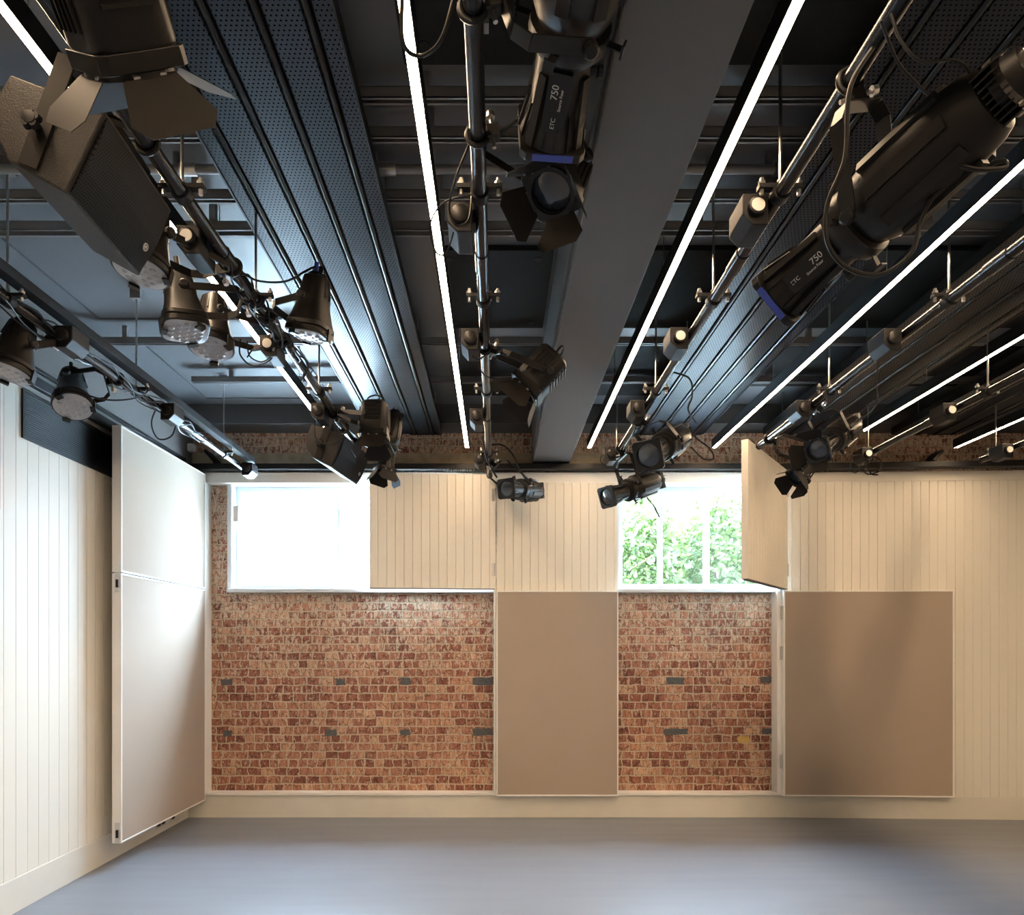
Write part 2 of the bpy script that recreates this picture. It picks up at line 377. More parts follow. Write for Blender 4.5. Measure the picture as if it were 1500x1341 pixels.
# white fascia under the rail, jambs and posts
MB().box((-2.62, 6.15, 3.02), (2.60, YB+.02, 3.115)).build('trim_4', 'edge', bevel=.003, smooth=0, **ST)
MB().box((2.525, 6.12, .228), (2.565, YB+.01, 2.07)).build('trim_5', 'edge', bevel=.002, smooth=0, **ST)
MB().box((-.018, 6.13, .228), (.003, YB+.01, 3.02)).build('trim_6', 'edge', bevel=.002, smooth=0, **ST)
MB().box((-2.625, 6.12, .228), (-2.60, YB+.01, 3.02)).build('trim_7', 'edge', bevel=.002, smooth=0, **ST)
# central boarded bay between the windows
boarded('wall_back_bay', .008, 1.100, 2.03, 3.02, 6.15, .09, **ST)

# side walls
def yz(v): return V((XL+(v.y-0), v.x, v.z))
b = MB(); prof = []; y = YR; pitch = .098
vs = []; fs = []
while y < 6.2:
    prof += [(y, 0), (y+pitch-.0045, 0), (y+pitch-.0022, -.006)]; y += pitch
prof.append((6.25, 0))
for yy, d in prof: vs += [V((XL+d, yy, .2)), V((XL+d, yy, 3.06))]
b.add(vs, [(2*i, 2*i+2, 2*i+3, 2*i+1) for i in range(len(prof)-1)])
b.box((XL-.2, YR, 0), (XL-.012, 6.3, ZC))
b.build('wall_left', 'paint', smooth=0, **ST)
MB().box((XL-.02, YR, 0), (XL+.006, 6.2, .20)).build('baseboard_left', 'skirt', bevel=.002, smooth=0, **ST)
MB().box((XL-.02, YR, 3.06), (XL+.012, 6.25, ZC)).build('trim_8', 'upper', smooth=0, **ST)
b = MB().box((XR, YR, 0), (XR+.2, YB+.25, 3.1)); b.build('wall_right', 'paint', smooth=0, **ST)
MB().box((XR, YR, 3.1), (XR+.2, YB+.25, ZC)).build('trim_9', 'upper', smooth=0, **ST)
# wall behind the camera
b = MB().box((XL-.2, YR-.2, 0), (XR+.2, YR, ZC))
b.build('wall_rear', 'paint', smooth=0, **ST)

def portal(x0, x1, z0, z1, y, back=False):
    l = bpy.data.lights.new('window_portal', 'AREA'); l.shape = 'RECTANGLE'; l.size = x1-x0; l.size_y = z1-z0; l.cycles.is_portal = True
    o = bpy.data.objects.new('window_portal', l); C.objects.link(o); o.location = ((x0+x1)/2, y, (z0+z1)/2)
    o.rotation_euler = (math.pi/2 if back else -math.pi/2, 0, 0)
portal(*W1, YB+.3); portal(*W2, YB+.3)

# windows
def window(n, Wd, mull, sill_h=.03):
    x0, x1, z0, z1 = Wd; Y0, Y1 = 6.30, 6.37
    b = MB(); t = .045
    b.box((x0, Y0, z0), (x0+t, Y1, z1)); b.box((x1-t, Y0, z0), (x1, Y1, z1)); b.box((x0+t, Y0, z1-t-.015), (x1-t, Y1, z1)); b.box((x0+t, Y0, z0), (x1-t, Y1, z0+t))
    o = b.build('window_%d' % n, 'upvc', bevel=.004, smooth=0, **ST)
    for mx, hw in mull: MB().box((mx-hw, Y0-.01, z0+t), (mx+hw, Y1-.005, z1-t-.015)).build('mullion', 'upvc', o, bevel=.004, smooth=0)
    xs = [x0+t]+[m[0] for m in mull]+[x1-t]
    for i in range(len(xs)-1):
        hl = mull[i-1][1] if i else 0; hr = mull[i][1] if i < len(mull) else 0
        MB().box((xs[i]+hl, 6.335, z0+t), (xs[i+1]-hr, 6.339, z1-t-.015)).build('pane', 'glass', o, smooth=0)
        # slim sash around each pane
        s = MB(); a, c, q, r = xs[i]+hl, xs[i+1]-hr, z0+t, z1-t-.015; k = .009
        s.box((a, 6.315, q), (a+k, 6.35, r)).box((c-k, 6.315, q), (c, 6.35, r)).box((a+k, 6.315, q), (c-k, 6.35, q+k)).box((a+k, 6.315, r-k), (c-k, 6.35, r))
        s.build('sash', 'upvc', o, smooth=0)
    MB().box((x0-.03, 6.16, z0-.035), (x1+.02, 6.36, z0)).build('window_sill', 'upvc', o, bevel=.004, smooth=0)
    MB().box((x0-.035, 6.19, z0), (x0+.006, 6.32, z1)).build('window_jamb', 'upvc', o, bevel=.003, smooth=0)
    MB().box((x0, 6.16, z1-.012), (x1, 6.32, z1)).build('window_head', 'upvc', o, smooth=0)
    return o
window(1, W1, [(P(497, 0, 6.3).x, .014), (P(620, 0, 6.3).x, .012)])
window(2, W2, [(P(968, 0, 6.3).x, .014), (P(1036, 0, 6.3).x, .017)])
t = thing('roller_blind_control', 'small white control box on the left jamb of the left window', 'box', P(346, 753, 6.18))
MB().box(P(343, 765, 6.19), P(351, 742, 6.19)+V((0, -.03, 0))).build('box_body', 'white', t, bevel=.004)
MB().cyl(P(345, 767, 6.175), P(345, 742, 6.175), .004).build('lever', 'white', t)

# ---------------------------------------------------------------- outside: shrubs
def leafmesh(n, f):
    b = MB()
    for i in range(n):
        c = f(); L = random.uniform(.06, .12); W = L*.24
        d = V((random.gauss(0,1), random.gauss(0,1), random.gauss(-.2,.8))).normalized(); s, u, a = frame(d)
        r = random.uniform(0, 6.28); s2 = s*math.cos(r)+u*math.sin(r); nn = s2.cross(a)
        b.add([c, c+a*L*.3+s2*W+nn*.006, c+a*L*.65+s2*W*.85, c+a*L, c+a*L*.65-s2*W*.85, c+a*L*.3-s2*W+nn*.006], [(0,1,2,3),(0,3,4,5)])
    return b
def blob(cx, cy, cz, rx, ry, rz):
    def f():
        while True:
            p = V([random.uniform(-1, 1) for _ in range(3)])
            if .35 < p.length < 1: return V((cx+p.x*rx, cy+p.y*ry, cz+p.z*rz))
    return f
for i, (cx, cy, cz, rx, ry, rz, n, lab) in enumerate([
    (1.72, 8.0, 2.58, .50, .55, .76, 3600, 'leafy green shrub outside the right window, seen in its left pane'),
    (2.66, 8.2, 2.62, .50, .55, .80, 3600, 'leafy green shrub outside the right window, seen in its middle pane'),
    (3.62, 8.1, 2.78, .55, .6, .95, 3900, 'taller leafy shrub outside the right window, seen in its right pane')]):
    t = thing('leafy_shrub', lab, 'shrub', (cx, cy, 1.85), 'shrubs outside the window')
    leafmesh(n, blob(cx, cy, cz, rx, ry, rz)).build('foliage', 'bush', t, smooth=0)
    b = MB()
    for k in range(5):
        a = random.uniform(0, 6.28); e = V((cx+math.cos(a)*rx*.5, cy+math.sin(a)*ry*.5, cz+rz*.4))
        b.tube(smoothpath([(cx+math.cos(a)*.05, cy+math.sin(a)*.05, 1.86), (cx, cy, cz-.35), e], 5), .012, 6)
    b.build('stem', 'stem', t)
MB().box((-8, 6.5, 1.7), (9, 16, 1.85)).build('ground_outside', 'paving', smooth=0, **ST)

# ---------------------------------------------------------------- panels, shutters, doors
def hinge(c, parent, h=.06):
    c = V(c); b = MB().box(c-V((.022, .003, h)), c+V((.022, .003, h))); b.cyl(c-V((0, .006, h)), c+V((0, -.006, h)), .006)
    b.build('hinge', 'steel', parent)

def fabric_panel(name, lab, x0, x1, z0, z1, yf, thick, M4=None, seam=None):
    t = thing(name, lab, 'panel', (M4 or Matrix()) @ V(((x0+x1)/2, yf+thick, z0)))
    b = MB(); e = .012
    b.box((x0, yf, z0), (x0+e, yf+thick, z1)).box((x1-e, yf, z0), (x1, yf+thick, z1)).box((x0+e, yf, z0), (x1-e, yf+thick, z0+e)).box((x0+e, yf, z1-e), (x1-e, yf+thick, z1))
    c = MB().box((x0+e, yf+.004, z0+e), (x1-e, yf+thick, z1-e))
    if seam: c = MB().box((x0+e, yf+.004, z0+e), (x1-e, yf+thick, seam-.001)).box((x0+e, yf+.004, seam+.001), (x1-e, yf+thick, z1-e)).box((x0+e, yf+.008, seam-.002), (x1-e, yf+thick-.01, seam+.002))
    if M4:
        b.v = [M4 @ v for v in b.v]; c.v = [M4 @ v for v in c.v]
    b.build('edge_frame', 'edge', t, bevel=.0015, smooth=0); c.build('fabric_face', 'fabric', t, smooth=0)
    return t
fabric_panel('acoustic_panel', 'narrow taupe fabric panel between the two brick bays', .006, 1.094, .212, 2.042, 6.08, .07)
t = fabric_panel('acoustic_panel', 'wide taupe fabric panel on the boarded wall right of the brick', 2.572, 4.05, .212, 2.042, 6.08, .085, RW, seam=1.09)
for py in (898, 957, 1116): hinge(P(1146, py, 6.105)+V((0, -.002, 0)), t)
MB().box((2.566, 6.085, .212), (2.573, 6.16, 2.05)).build('hinge_strip', 'edge', t)

# hinged boarded shutters over the windows
def shutter(lab, hx, hy, ang, wdt, z0, z1, thick=.05, pitch=.0757):
    # board face towards the room; hinge edge at x = hx, leaf extends to -x before turning
    M4 = Matrix.Translation((hx, hy, 0)) @ Matrix.Rotation(ang, 4, 'Z')
    t = thing('window_shutter', lab, 'shutter', (hx, hy, z0), 'boarded window shutters')
    boarded('boarded_leaf', -wdt, 0, z0, z1, -thick, thick, pitch, parent=t, M4=M4)
    b = MB().box((-wdt, -thick, z0-.006), (0, 0, z0)); b.v = [M4 @ v for v in b.v]; b.build('bottom_edge', 'underside', t, smooth=0)
    for z in (z0+.17, z1-.18):
        b = MB().box((-.028, -thick-.003, z-.055), (.018, -thick, z+.055)); b.cyl(V((0, -thick-.005, z-.055)), V((0, -thick-.005, z+.055)), .006)
        b.v = [M4 @ v for v in b.v]; b.build('hinge', 'steel', t)
    return t
shutter('cream boarded shutter, nearly closed over the right half of the left window', -.012, 6.145, math.radians(5), 1.105, 2.062, 3.08)
shutter('cream boarded shutter standing open into the room at the right end of the right window', 2.575, 6.14, math.radians(53), 1.16, 2.06, 3.12)

# tall fabric doors folded back against the left wall
def leaf_door(lab, z0, z1, latch):
    hx, hy = -2.60, 6.12; nx, ny = -2.615, 4.77
    d = V((nx-hx, ny-hy, 0)); L = d.length; d.normalize(); nrm = V((-d.y, d.x, 0))  # nrm to +x
    if nrm.x < 0: nrm = -nrm
    t = thing('folding_wall_panel', lab, 'panel', (hx, hy, z0), 'fabric panels folded against the left wall')
    c = V((hx, hy, 0)); T = .066; e = .012
    def bx(b, a0, a1, n0, n1, q0, q1):
        mid = c+d*(a0+a1)/2+nrm*(n0+n1)/2+V((0, 0, (q0+q1)/2))
        b.obox(mid, d, nrm, V((0, 0, 1)), (a1-a0)/2, (n1-n0)/2, (q1-q0)/2)
    b = MB(); bx(b, 0, e, -T, 0, z0, z1); bx(b, L-e, L, -T, 0, z0, z1); bx(b, e, L-e, -T, 0, z0, z0+e); bx(b, e, L-e, -T, 0, z1-e, z1); bx(b, e, L-e, -T, -T+.006, z0+e, z1-e)
    b.build('edge_frame', 'edge', t, bevel=.0015, smooth=0)
    b = MB(); bx(b, e, L-e, -.05, -.003, z0+e, z1-e); b.build('fabric_face', 'fabric', t, smooth=0)
    for z in latch:
        b = MB(); bx(b, L, L+.003, -.045, -.012, z-.07, z+.07); b.build('latch_plate', 'steel', t)
        b = MB(); bx(b, L+.003, L+.012, -.034, -.022, z-.035, z+.02); b.build('latch_bolt', 'black', t)
leaf_door('lower tall grey fabric panel folded back against the left wall', .165, 2.055, (.24, 1.99))
leaf_door('upper short grey fabric panel folded back against the left wall', 2.062, 3.09, ())

# black louvred grille in the left wall
t = thing('ventilation_grille', 'long black louvred grille high on the left wall', 'vent', (XL+.01, 5.1, 2.76))
gy0, gy1, gz0, gz1 = 4.0, 6.18, 2.765, 3.055
MB().box((XL, gy0, gz0), (XL+.012, gy0+.02, gz1)).box((XL, gy1-.02, gz0), (XL+.012, gy1, gz1)).box((XL, gy0+.02, gz0), (XL+.012, gy1-.02, gz0+.012)).box((XL, gy0+.02, gz1-.012), (XL+.012, gy1-.02, gz1)).build('grille_frame', 'black', t)
MB().box((XL+.0005, gy0+.02, gz0), (XL+.002, gy1-.02, gz1)).build('backing', 'black', t)
b = MB(); z = gz0+.02
while z < gz1-.015:
    b.prism([(XL+.002, gy0+.02, z+.006), (XL+.013, gy0+.02, z-.002), (XL+.014, gy0+.02, z), (XL+.003, gy0+.02, z+.008)], (0, gy1-gy0-.04, 0)); z += .0135
b.build('louvres', 'black', t, kind='stuff', smooth=0)

# black rail round the head of the panelling
b = MB().box((XL+.03, 6.06, 3.122), (2.6, 6.15, 3.172)).box((XL+.03, 6.10, 3.172), (2.6, 6.235, 3.18))
c = MB().box((2.6, 6.06, 3.122), (XR+.2, 6.15, 3.172)).box((2.6, 6.10, 3.172), (XR+.2, 6.235, 3.18)); c.v = [rotz(2.6, 6.17, -math.radians(3.4)) @ v for v in c.v]
b.add(c.v, c.f)
b.box((XL+.012, 2.0, 3.085), (XL+.05, 6.06, 3.15)).box((XL+.012, 2.0, 3.19), (XL+.035, 6.06, 3.215))
o = b.build('curtain_rail', 'black', bevel=.003, smooth=0, at=(0, 6.1, 3.12)); o['label'] = 'long black rail running above the panelling round the room'; o['category'] = 'rail'
b = MB()
for i in range(26):
    x = P(650+i*2.7, 0, 6.05).x; b.torus((x, 6.075, 3.112), V((1, .15, 0)), .009, .0028, 10, 6)
o = b.build('rail_carriers', 'steel', at=(0, 6.1, 3.11)); o['label'] = 'row of small curtain carriers hanging under the black rail near the centre'; o['category'] = 'curtain carriers'; o['kind'] = 'stuff'
for px, lab in ((313, 'small black angled bracket on the brick above the left window'), (1365, 'small black angled bracket on the brick at the far right')):
    c = P(px, 678, 6.15); t = thing('wall_bracket', lab, 'bracket', c)
    sg = 1 if px < 700 else -1
    MB().bar(c+V((sg*-.05, 0, .09)), c+V((sg*.03, 0, .0)), V((0, 1, 0)), .08, .012).build('arm', 'black', t)
    MB().bar(c+V((sg*.03, 0, .015)), c+V((sg*.03, 0, -.045)), V((0, 1, 0)), .06, .012).build('foot', 'black', t)
t = thing('wall_sounder', 'small white rounded unit on the dark wall in the left back corner', 'alarm', P(281, 657, 6.1))
MB().lathe(P(281, 657, 6.17), V((0, -1, 0)), [(0, .036), (.03, .036), (.042, .028)], 24, pw=5).build('case', 'white', t)
MB().lathe(P(281, 657, 6.17), V((0, -1, 0)), [(.042, .012), (.046, .010)], 16).build('button', 'disc', t)
for i, (yy, lab) in enumerate(((5.65, 'double black socket plate on the left skirting under the folded panel'), (5.86, 'single socket plate on the left skirting nearest the corner'))):
    x = XL+.006; hw = .075 if i == 0 else .042
    t = thing('wall_socket', lab, 'socket', (x, yy, .06))
    MB().box((x, yy-hw, .055), (x+.006, yy+hw, .14)).build('face_plate', 'steel', t, bevel=.002)
    for k in ([-1, 1] if i == 0 else [0]):
        MB().box((x+.006, yy+k*.037-.026, .065), (x+.009, yy+k*.037+.026, .13)).build('socket_insert', 'black', t, bevel=.001)
MB().box((XL, 3.70, 2.3), (XL+.03, 3.79, 3.04)).build('trim_10', 'timber', smooth=0, **ST)
# thin drooping cord on the left brick pier
o = MB().tube(smoothpath([P(309, 706, 6.23), P(312, 722, 6.22), P(316, 738, 6.22), P(313, 752, 6.22), P(309, 757, 6.23)], 8), .0025, 6).build('white_cord', 'white', at=P(312, 730, 6.22))
o['label'] = 'thin pale cord drooping on the brick strip left of the left window'; o['category'] = 'cord'

# ---------------------------------------------------------------- ceiling: beam, channels, boards
MB().box((.333, YR, EYE+1.664), (.666, 6.24, ZC+.01)).build('ceiling_beam', 'beam', bevel=.006, smooth=0, **ST)
MB().box((.318, YR, EYE+1.72), (.334, 6.0, EYE+1.95)).build('trim_11', 'beam', bevel=.004, smooth=0, **ST)
CH = {149: 2.04, 206: 2.02, 295: 2.03, 342: 2.0, 505: 2.02, 561: 2.04, 612: 2.05}
nm = {149: 'nearest of the ceiling channels, crossing above the pipes', 206: 'second nearest cross channel under the dark ceiling', 295: 'cross channel just beyond the round conduit on the ceiling',
      342: 'deeper cross channel beyond the thin ones on the ceiling', 505: 'long cross channel halfway to the brick wall with hangers below', 561: 'cross channel under the ceiling, last but one before the brick', 612: 'cross channel closest to the brick wall'}
for y, H in CH.items():
    Y = H*1000/(950-y); z = EYE+H
    for side, (x0, x1) in (('left of the beam', (XL+.02, .31)), ('right of the beam', (.68, XR-.05))):
        if y == 561 and side[0] == 'l': x0 = P(282, 0, Y).x
        hw = .03 if y == 342 else .021
        b = MB().box((x0, Y-hw, z), (x0+.001+(x1-x0), Y-hw+.004, z+.041)).box((x0, Y+hw-.004, z), (x1, Y+hw, z+.041)).box((x0, Y-hw, z+.038), (x1, Y+hw, z+.042)).box((x0, Y-hw, z), (x1, Y-hw+.012, z+.003)).box((x0, Y+hw-.012, z), (x1, Y+hw, z+.003))
        if ZC-z-.042 > .003:
            xx = x0+.3
            while xx < x1: b.box((xx-.015, Y-.015, z+.04), (xx+.015, Y+.015, ZC)); xx += 1.1
        o = b.build('ceiling_channel', 'chan', smooth=0, at=((x0+x1)/2, Y, z))
        o['label'] = nm[y]+', '+side; o['category'] = 'channel'; o['group'] = 'cross channels under the ceiling'
Y = 2.05*1000/(950-255)
for side, (x0, x1) in (('left', (XL, .31)), ('right', (.68, XR))):
    t = thing('conduit', 'round steel conduit crossing under the ceiling, %s of the beam' % side, 'conduit', ((x0+x1)/2, Y, 3.58))
    MB().cyl((x0, Y, 3.60), (x1, Y, 3.60), .019, 14).build('tube', 'chan', t)
    for x in ((-1.36, -.5) if side == 'left' else (1.2, 2.3)):
        MB().cyl((x, Y, 3.60), (x+.07, Y, 3.60), .026, 14).build('coupling', 'steel', t)
        MB().box((x-.03, Y-.012, 3.60), (x-.01, Y+.012, ZC)).build('saddle', 'chan', t)
# black acoustic boards and grey recessed frames on the ceiling
def board(x0, x1, y0, y1, lab, m='ceilblk', pins=True):
    t = thing('ceiling_board', lab, 'board', ((x0+x1)/2, (y0+y1)/2, ZC-.03), 'boards fixed under the ceiling')
    MB().box((x0, y0, ZC-.03), (x1, y1, ZC-.001)).build('board_face', m, t, bevel=.003, smooth=0)
    if pins:
        for x in (x0+.08, x1-.08):
            for y in (y0+.08, y1-.08): MB().lathe((x, y, ZC-.03), V((0, 0, -1)), [(0, .022), (.003, .02)], 16).build('fixing_disc', 'black', t)
for (y0, y1, w_) in ((.9, 2.47, 'nearest'), (3.62, 4.50, 'middle'), (4.72, 5.70, 'farthest')):
    board(-.33, .31, y0, y1, w_+' black ceiling board just left of the big beam')
    board(.68, 1.35, y0, y1, w_+' black ceiling board just right of the big beam')
for (y0, y1, w_) in ((1.2, 2.6, 'nearest'), (3.62, 4.5, 'middle'), (4.72, 5.5, 'farthest')):
    board(1.75, 2.75, y0, y1, w_+' black ceiling board right of the second row of perforated trays')
    board(2.95, 3.7, y0, y1, w_+' black ceiling board between the two right rows of trays')
# raised frames on the left ceiling
for (x0, x1, y0, y1, lab) in ((-2.5, -1.4, 4.75, 5.85, 'grey access hatch frame in the ceiling, close to the brick wall'), (-2.6, -1.5, 3.5, 4.45, 'grey access hatch frame in the left ceiling, middle one')):
    t = thing('ceiling_hatch', lab, 'hatch', ((x0+x1)/2, (y0+y1)/2, ZC-.01))
    b = MB(); k = .035; z0, z1 = ZC-.014, ZC
    b.box((x0, y0, z0), (x1, y0+k, z1)).box((x0, y1-k, z0), (x1, y1, z1)).box((x0, y0+k, z0), (x0+k, y1-k, z1)).box((x1-k, y0+k, z0), (x1, y1-k, z1))
    b.build('hatch_frame', 'ceil', t, smooth=0)
    MB().box((x0+k+.006, y0+k+.006, ZC-.006), (x1-k-.006, y1-k-.006, ZC)).build('hatch_panel', 'ceil', t, smooth=0)

# perforated trays
def raft(x0, wdt, lab, y1=6.05):
    y0 = -2.2; z = EYE+1.9
    t = thing('perforated_tray', lab, 'ceiling tray', (x0+wdt/2, (y0+y1)/2, z), 'perforated black trays under the ceiling')
    xs = [0, .078, .232, .386, .54, wdt]
    for i in range(5):
        a, b_ = x0+xs[i]+(.014 if i else 0), x0+xs[i+1]-(.014 if i < 4 else 0)
        MB().add([(a, y0, z+.03), (a+.006, y0, z), (b_-.006, y0, z), (b_, y0, z+.03), (a, y1, z+.03), (a+.006, y1, z), (b_-.006, y1, z), (b_, y1, z+.03)], [(0,1,5,4),(1,2,6,5),(2,3,7,6),(0,3,2,1),(4,5,6,7),(0,4,7,3)]).build('perforated_pan', 'perf', t, smooth=0)
    for i in range(1, 5):
        MB().lathe((x0+xs[i], y0, z+.004), V((0, 1, 0)), [(0, .0125), (y1-y0+.02, .0125)], 16).build('rib', 'pipe', t)
    MB().box((x0-.004, y0, z-.004), (x0+.004, y1, z+.055)).build('side_rail', 'black', t)
    MB().box((x0+wdt-.004, y0, z-.004), (x0+wdt+.004, y1, z+.055)).build('side_rail', 'black', t)
    MB().box((x0+.01, y1, z-.006), (x0+wdt*.45, y1+.012, z+.04)).build('end_cap', 'black', t); MB().box((x0+wdt*.55, y1, z-.006), (x0+wdt-.01, y1+.012, z+.04)).build('end_cap', 'black', t)
    MB().box((x0+.005, y0, z+.031), (x0+wdt-.005, y1, z+.05)).build('insulation', 'ceilblk', t, smooth=0)
    yy = .5
    b = MB()
    while yy < 6: 
        for xx in (x0+.02, x0+wdt-.02): b.cyl((xx, yy, z+.05), (xx, yy, ZC), .004, 6)
        yy += 1.3
    b.build('hanger_rods', 'steel', t)
raft(-1.10, .62, 'perforated black ceiling tray over the left window')
raft(1.215, .62, 'perforated black ceiling tray next right of the big beam')
raft(2.375, .60, 'perforated black ceiling tray, second one right of the big beam')
raft(3.51, .59, 'perforated black ceiling tray furthest to the right')

# strip lights
LX = [(-1.336, 'leftmost warm linear strip light, behind the lamps on the left pipe'), (-.247, 'warm linear strip light just left of the centre pipe'), (.811, 'warm linear strip light along the right side of the big beam'),
      (1.891, 'long warm linear strip light between the first and second trays right of the beam'), (2.936, 'warm linear strip light second from the right'), (3.985, 'warm linear strip light at the far right')]
for i, (x, lab) in enumerate(LX):
    z = EYE+1.735; y1 = {0: 5.55, 4: 5.7}.get(i, 5.92); y0 = -2.5
    t = thing('linear_light', lab, 'strip light', (x, (y0+y1)/2, z), 'warm linear strip lights')
    MB().box((x-.019, y0, z), (x-.0155, y1, z+.075)).box((x+.0155, y0, z), (x+.019, y1, z+.075)).box((x-.0155, y0, z+.012), (x+.0155, y1, z+.075)).build('housing', 'black', t, smooth=0)
    MB().box((x-.0152, y0+.004, z+.0015), (x+.0152, y1-.004, z+.0118)).build('diffuser', 'led', t, smooth=0)
    yy = .6
    while yy < y1: MB().cyl((x, yy, z+.075), (x, yy, ZC), .0025, 6).build('suspension_rod', 'steel', t); yy += 1.35

# lighting pipes with hangers
PZ = EYE+1.52; PR = .0242
PXS = {1: -2.13, 2: -1.047, 3: -.053, 4: .951, 5: 1.98, 6: 2.92, 7: 3.92}
PEND = {1: 5.93, 2: 5.15, 3: 6.0, 4: 5.45, 5: 5.12, 6: 5.45, 7: 5.5}
PLAB = {1: 'black lighting pipe nearest the left wall', 2: 'black lighting pipe with the loudspeakers hung along it', 3: 'black lighting pipe in the centre, left of the big beam', 4: 'black lighting pipe just right of the big beam',
        5: 'black lighting pipe under the second tray right of the beam', 6: 'black lighting pipe under the furthest right tray', 7: 'black lighting pipe at the far right edge'}
for k, x in PXS.items():
    y1 = PEND[k]; t = thing('lighting_pipe', PLAB[k], 'pipe', (x, 2, PZ), 'black lighting pipes')
    MB().cyl((x, -2, PZ), (x, y1, PZ), PR, 24).build('tube', 'pipe', t)
    MB().cyl((x, y1-.004, PZ), (x, y1+.01, PZ), PR+.003, 24).build('end_plug', 'steel' if k == 1 else 'black', t)
    for yj in (2.62, 4.5): MB().cyl((x, yj, PZ), (x, yj+.12, PZ), PR+.004, 24).build('sleeve', 'pipe', t)
    for yh in (1.1, 2.28, 2.98, 4.05, 5.35):
        if yh > y1-.05: continue
        cl = MB().cyl((x, yh-.018, PZ), (x, yh+.018, PZ), PR+.007, 20).box((x-.075, yh-.014, PZ+.012), (x+.075, yh+.014, PZ+.026)).build('hanger_clamp', 'black', t)
        for s in (-1, 1):
            MB().cyl((x+s*.062, yh, PZ-.006), (x+s*.062, yh, PZ+.05), .007, 8).lathe((x+s*.062, yh, PZ+.026), V((0, 0, 1)), [(0, .013), (.012, .013)], 6).build('bolt', 'steel', cl)
        MB().cyl((x, yh, PZ+.026), (x, yh, 3.60), .0055, 8).lathe((x, yh, PZ+.03), V((0, 0, 1)), [(0, .012), (.014, .012)], 6).build('hanger_rod', 'steel', t)
        MB().box((x-.03, yh-.02, 3.60), (x+.03, yh+.02, ZC)).build('rod_bracket', 'chan', t)

# cable trunking running beside the left pipe
o = MB().box((-2.10, -1, 3.10), (-2.045, 5.8, 3.145)).build('cable_tray', 'black', smooth=0, at=(-2.07, 2, 3.12)); o['label'] = 'thin black cable tray running above the leftmost pipe'; o['category'] = 'cable tray'

def outlet_box(pk, Y, side, where, disc=True):
    x = PXS[pk]+side*(PR+.045); z = PZ-.03
    t = thing('outlet_box', 'black pipe outlet box '+where, 'outlet box', (x, Y, z-.05), 'outlet boxes on the lighting pipes')
    s = side
    poly = [(x-s*.042, Y-.07, z+.05), (x+s*.045, Y-.07, z+.05), (x+s*.045, Y-.07, z-.02), (x+s*.012, Y-.07, z-.055), (x-s*.042, Y-.07, z-.055)]
    MB().prism(poly, (0, .14, 0)).build('case', 'black', t, bevel=.004, smooth=0)
    MB().box((min(x-s*.042, x-s*.05), Y-.03, z+.0), (max(x-s*.042, x-s*.05), Y+.03, z+.045)).build('mount', 'yoke', t)
    MB().lathe((x, Y-.07, z), V((0, -1, 0)), [(0, .03), (.018, .03), (.02, .027)], 24).build('socket_collar', 'yoke', t)
    if disc: MB().lathe((x, Y-.09, z), V((0, -1, 0)), [(0, .023), (.002, .022)], 24).build('socket_cover', 'disc', t, label='pale round socket cover')
outlet_box(2, 2.55, -1, 'on the loudspeaker pipe just past the big loudspeaker')
outlet_box(2, 3.42, -1, 'on the loudspeaker pipe beyond the row of round lamps')
outlet_box(2, 4.35, -1, 'on the loudspeaker pipe above the small loudspeaker', False)
outlet_box(1, 3.32, 1, 'on the leftmost pipe, nearest one', False)
outlet_box(1, 4.35, 1, 'on the leftmost pipe, above the fabric panel', False)
outlet_box(1, 5.72, 1, 'at the wall end of the leftmost pipe', False)
outlet_box(3, 2.42, -1, 'on the centre pipe beside the nearest hanger', False)
outlet_box(3, 3.35, -1, 'on the centre pipe, second from the camera', False)
outlet_box(3, 4.45, -1, 'on the centre pipe, third from the camera', False)
outlet_box(3, 5.45, -1, 'at the wall end of the centre pipe', False)
outlet_box(4, 2.38, -1, 'on the pipe right of the beam, near the large spotlight')
outlet_box(4, 3.34, -1, 'on the pipe right of the beam, halfway along')
outlet_box(4, 4.3, -1, 'on the pipe right of the beam, above the square fronted spotlight', False)
outlet_box(4, 5.3, -1, 'at the wall end of the pipe right of the beam', False)
outlet_box(5, 3.35, -1, 'halfway along the pipe under the second right tray', False)
outlet_box(5, 4.3, -1, 'above the twin spotlights near the open shutter', False)
outlet_box(6, 4.35, -1, 'on the furthest right tray pipe, nearer one')
outlet_box(6, 5.3, -1, 'at the wall end of the furthest right tray pipe')
outlet_box(7, 5.2, -1, 'at the wall end of the far right pipe')

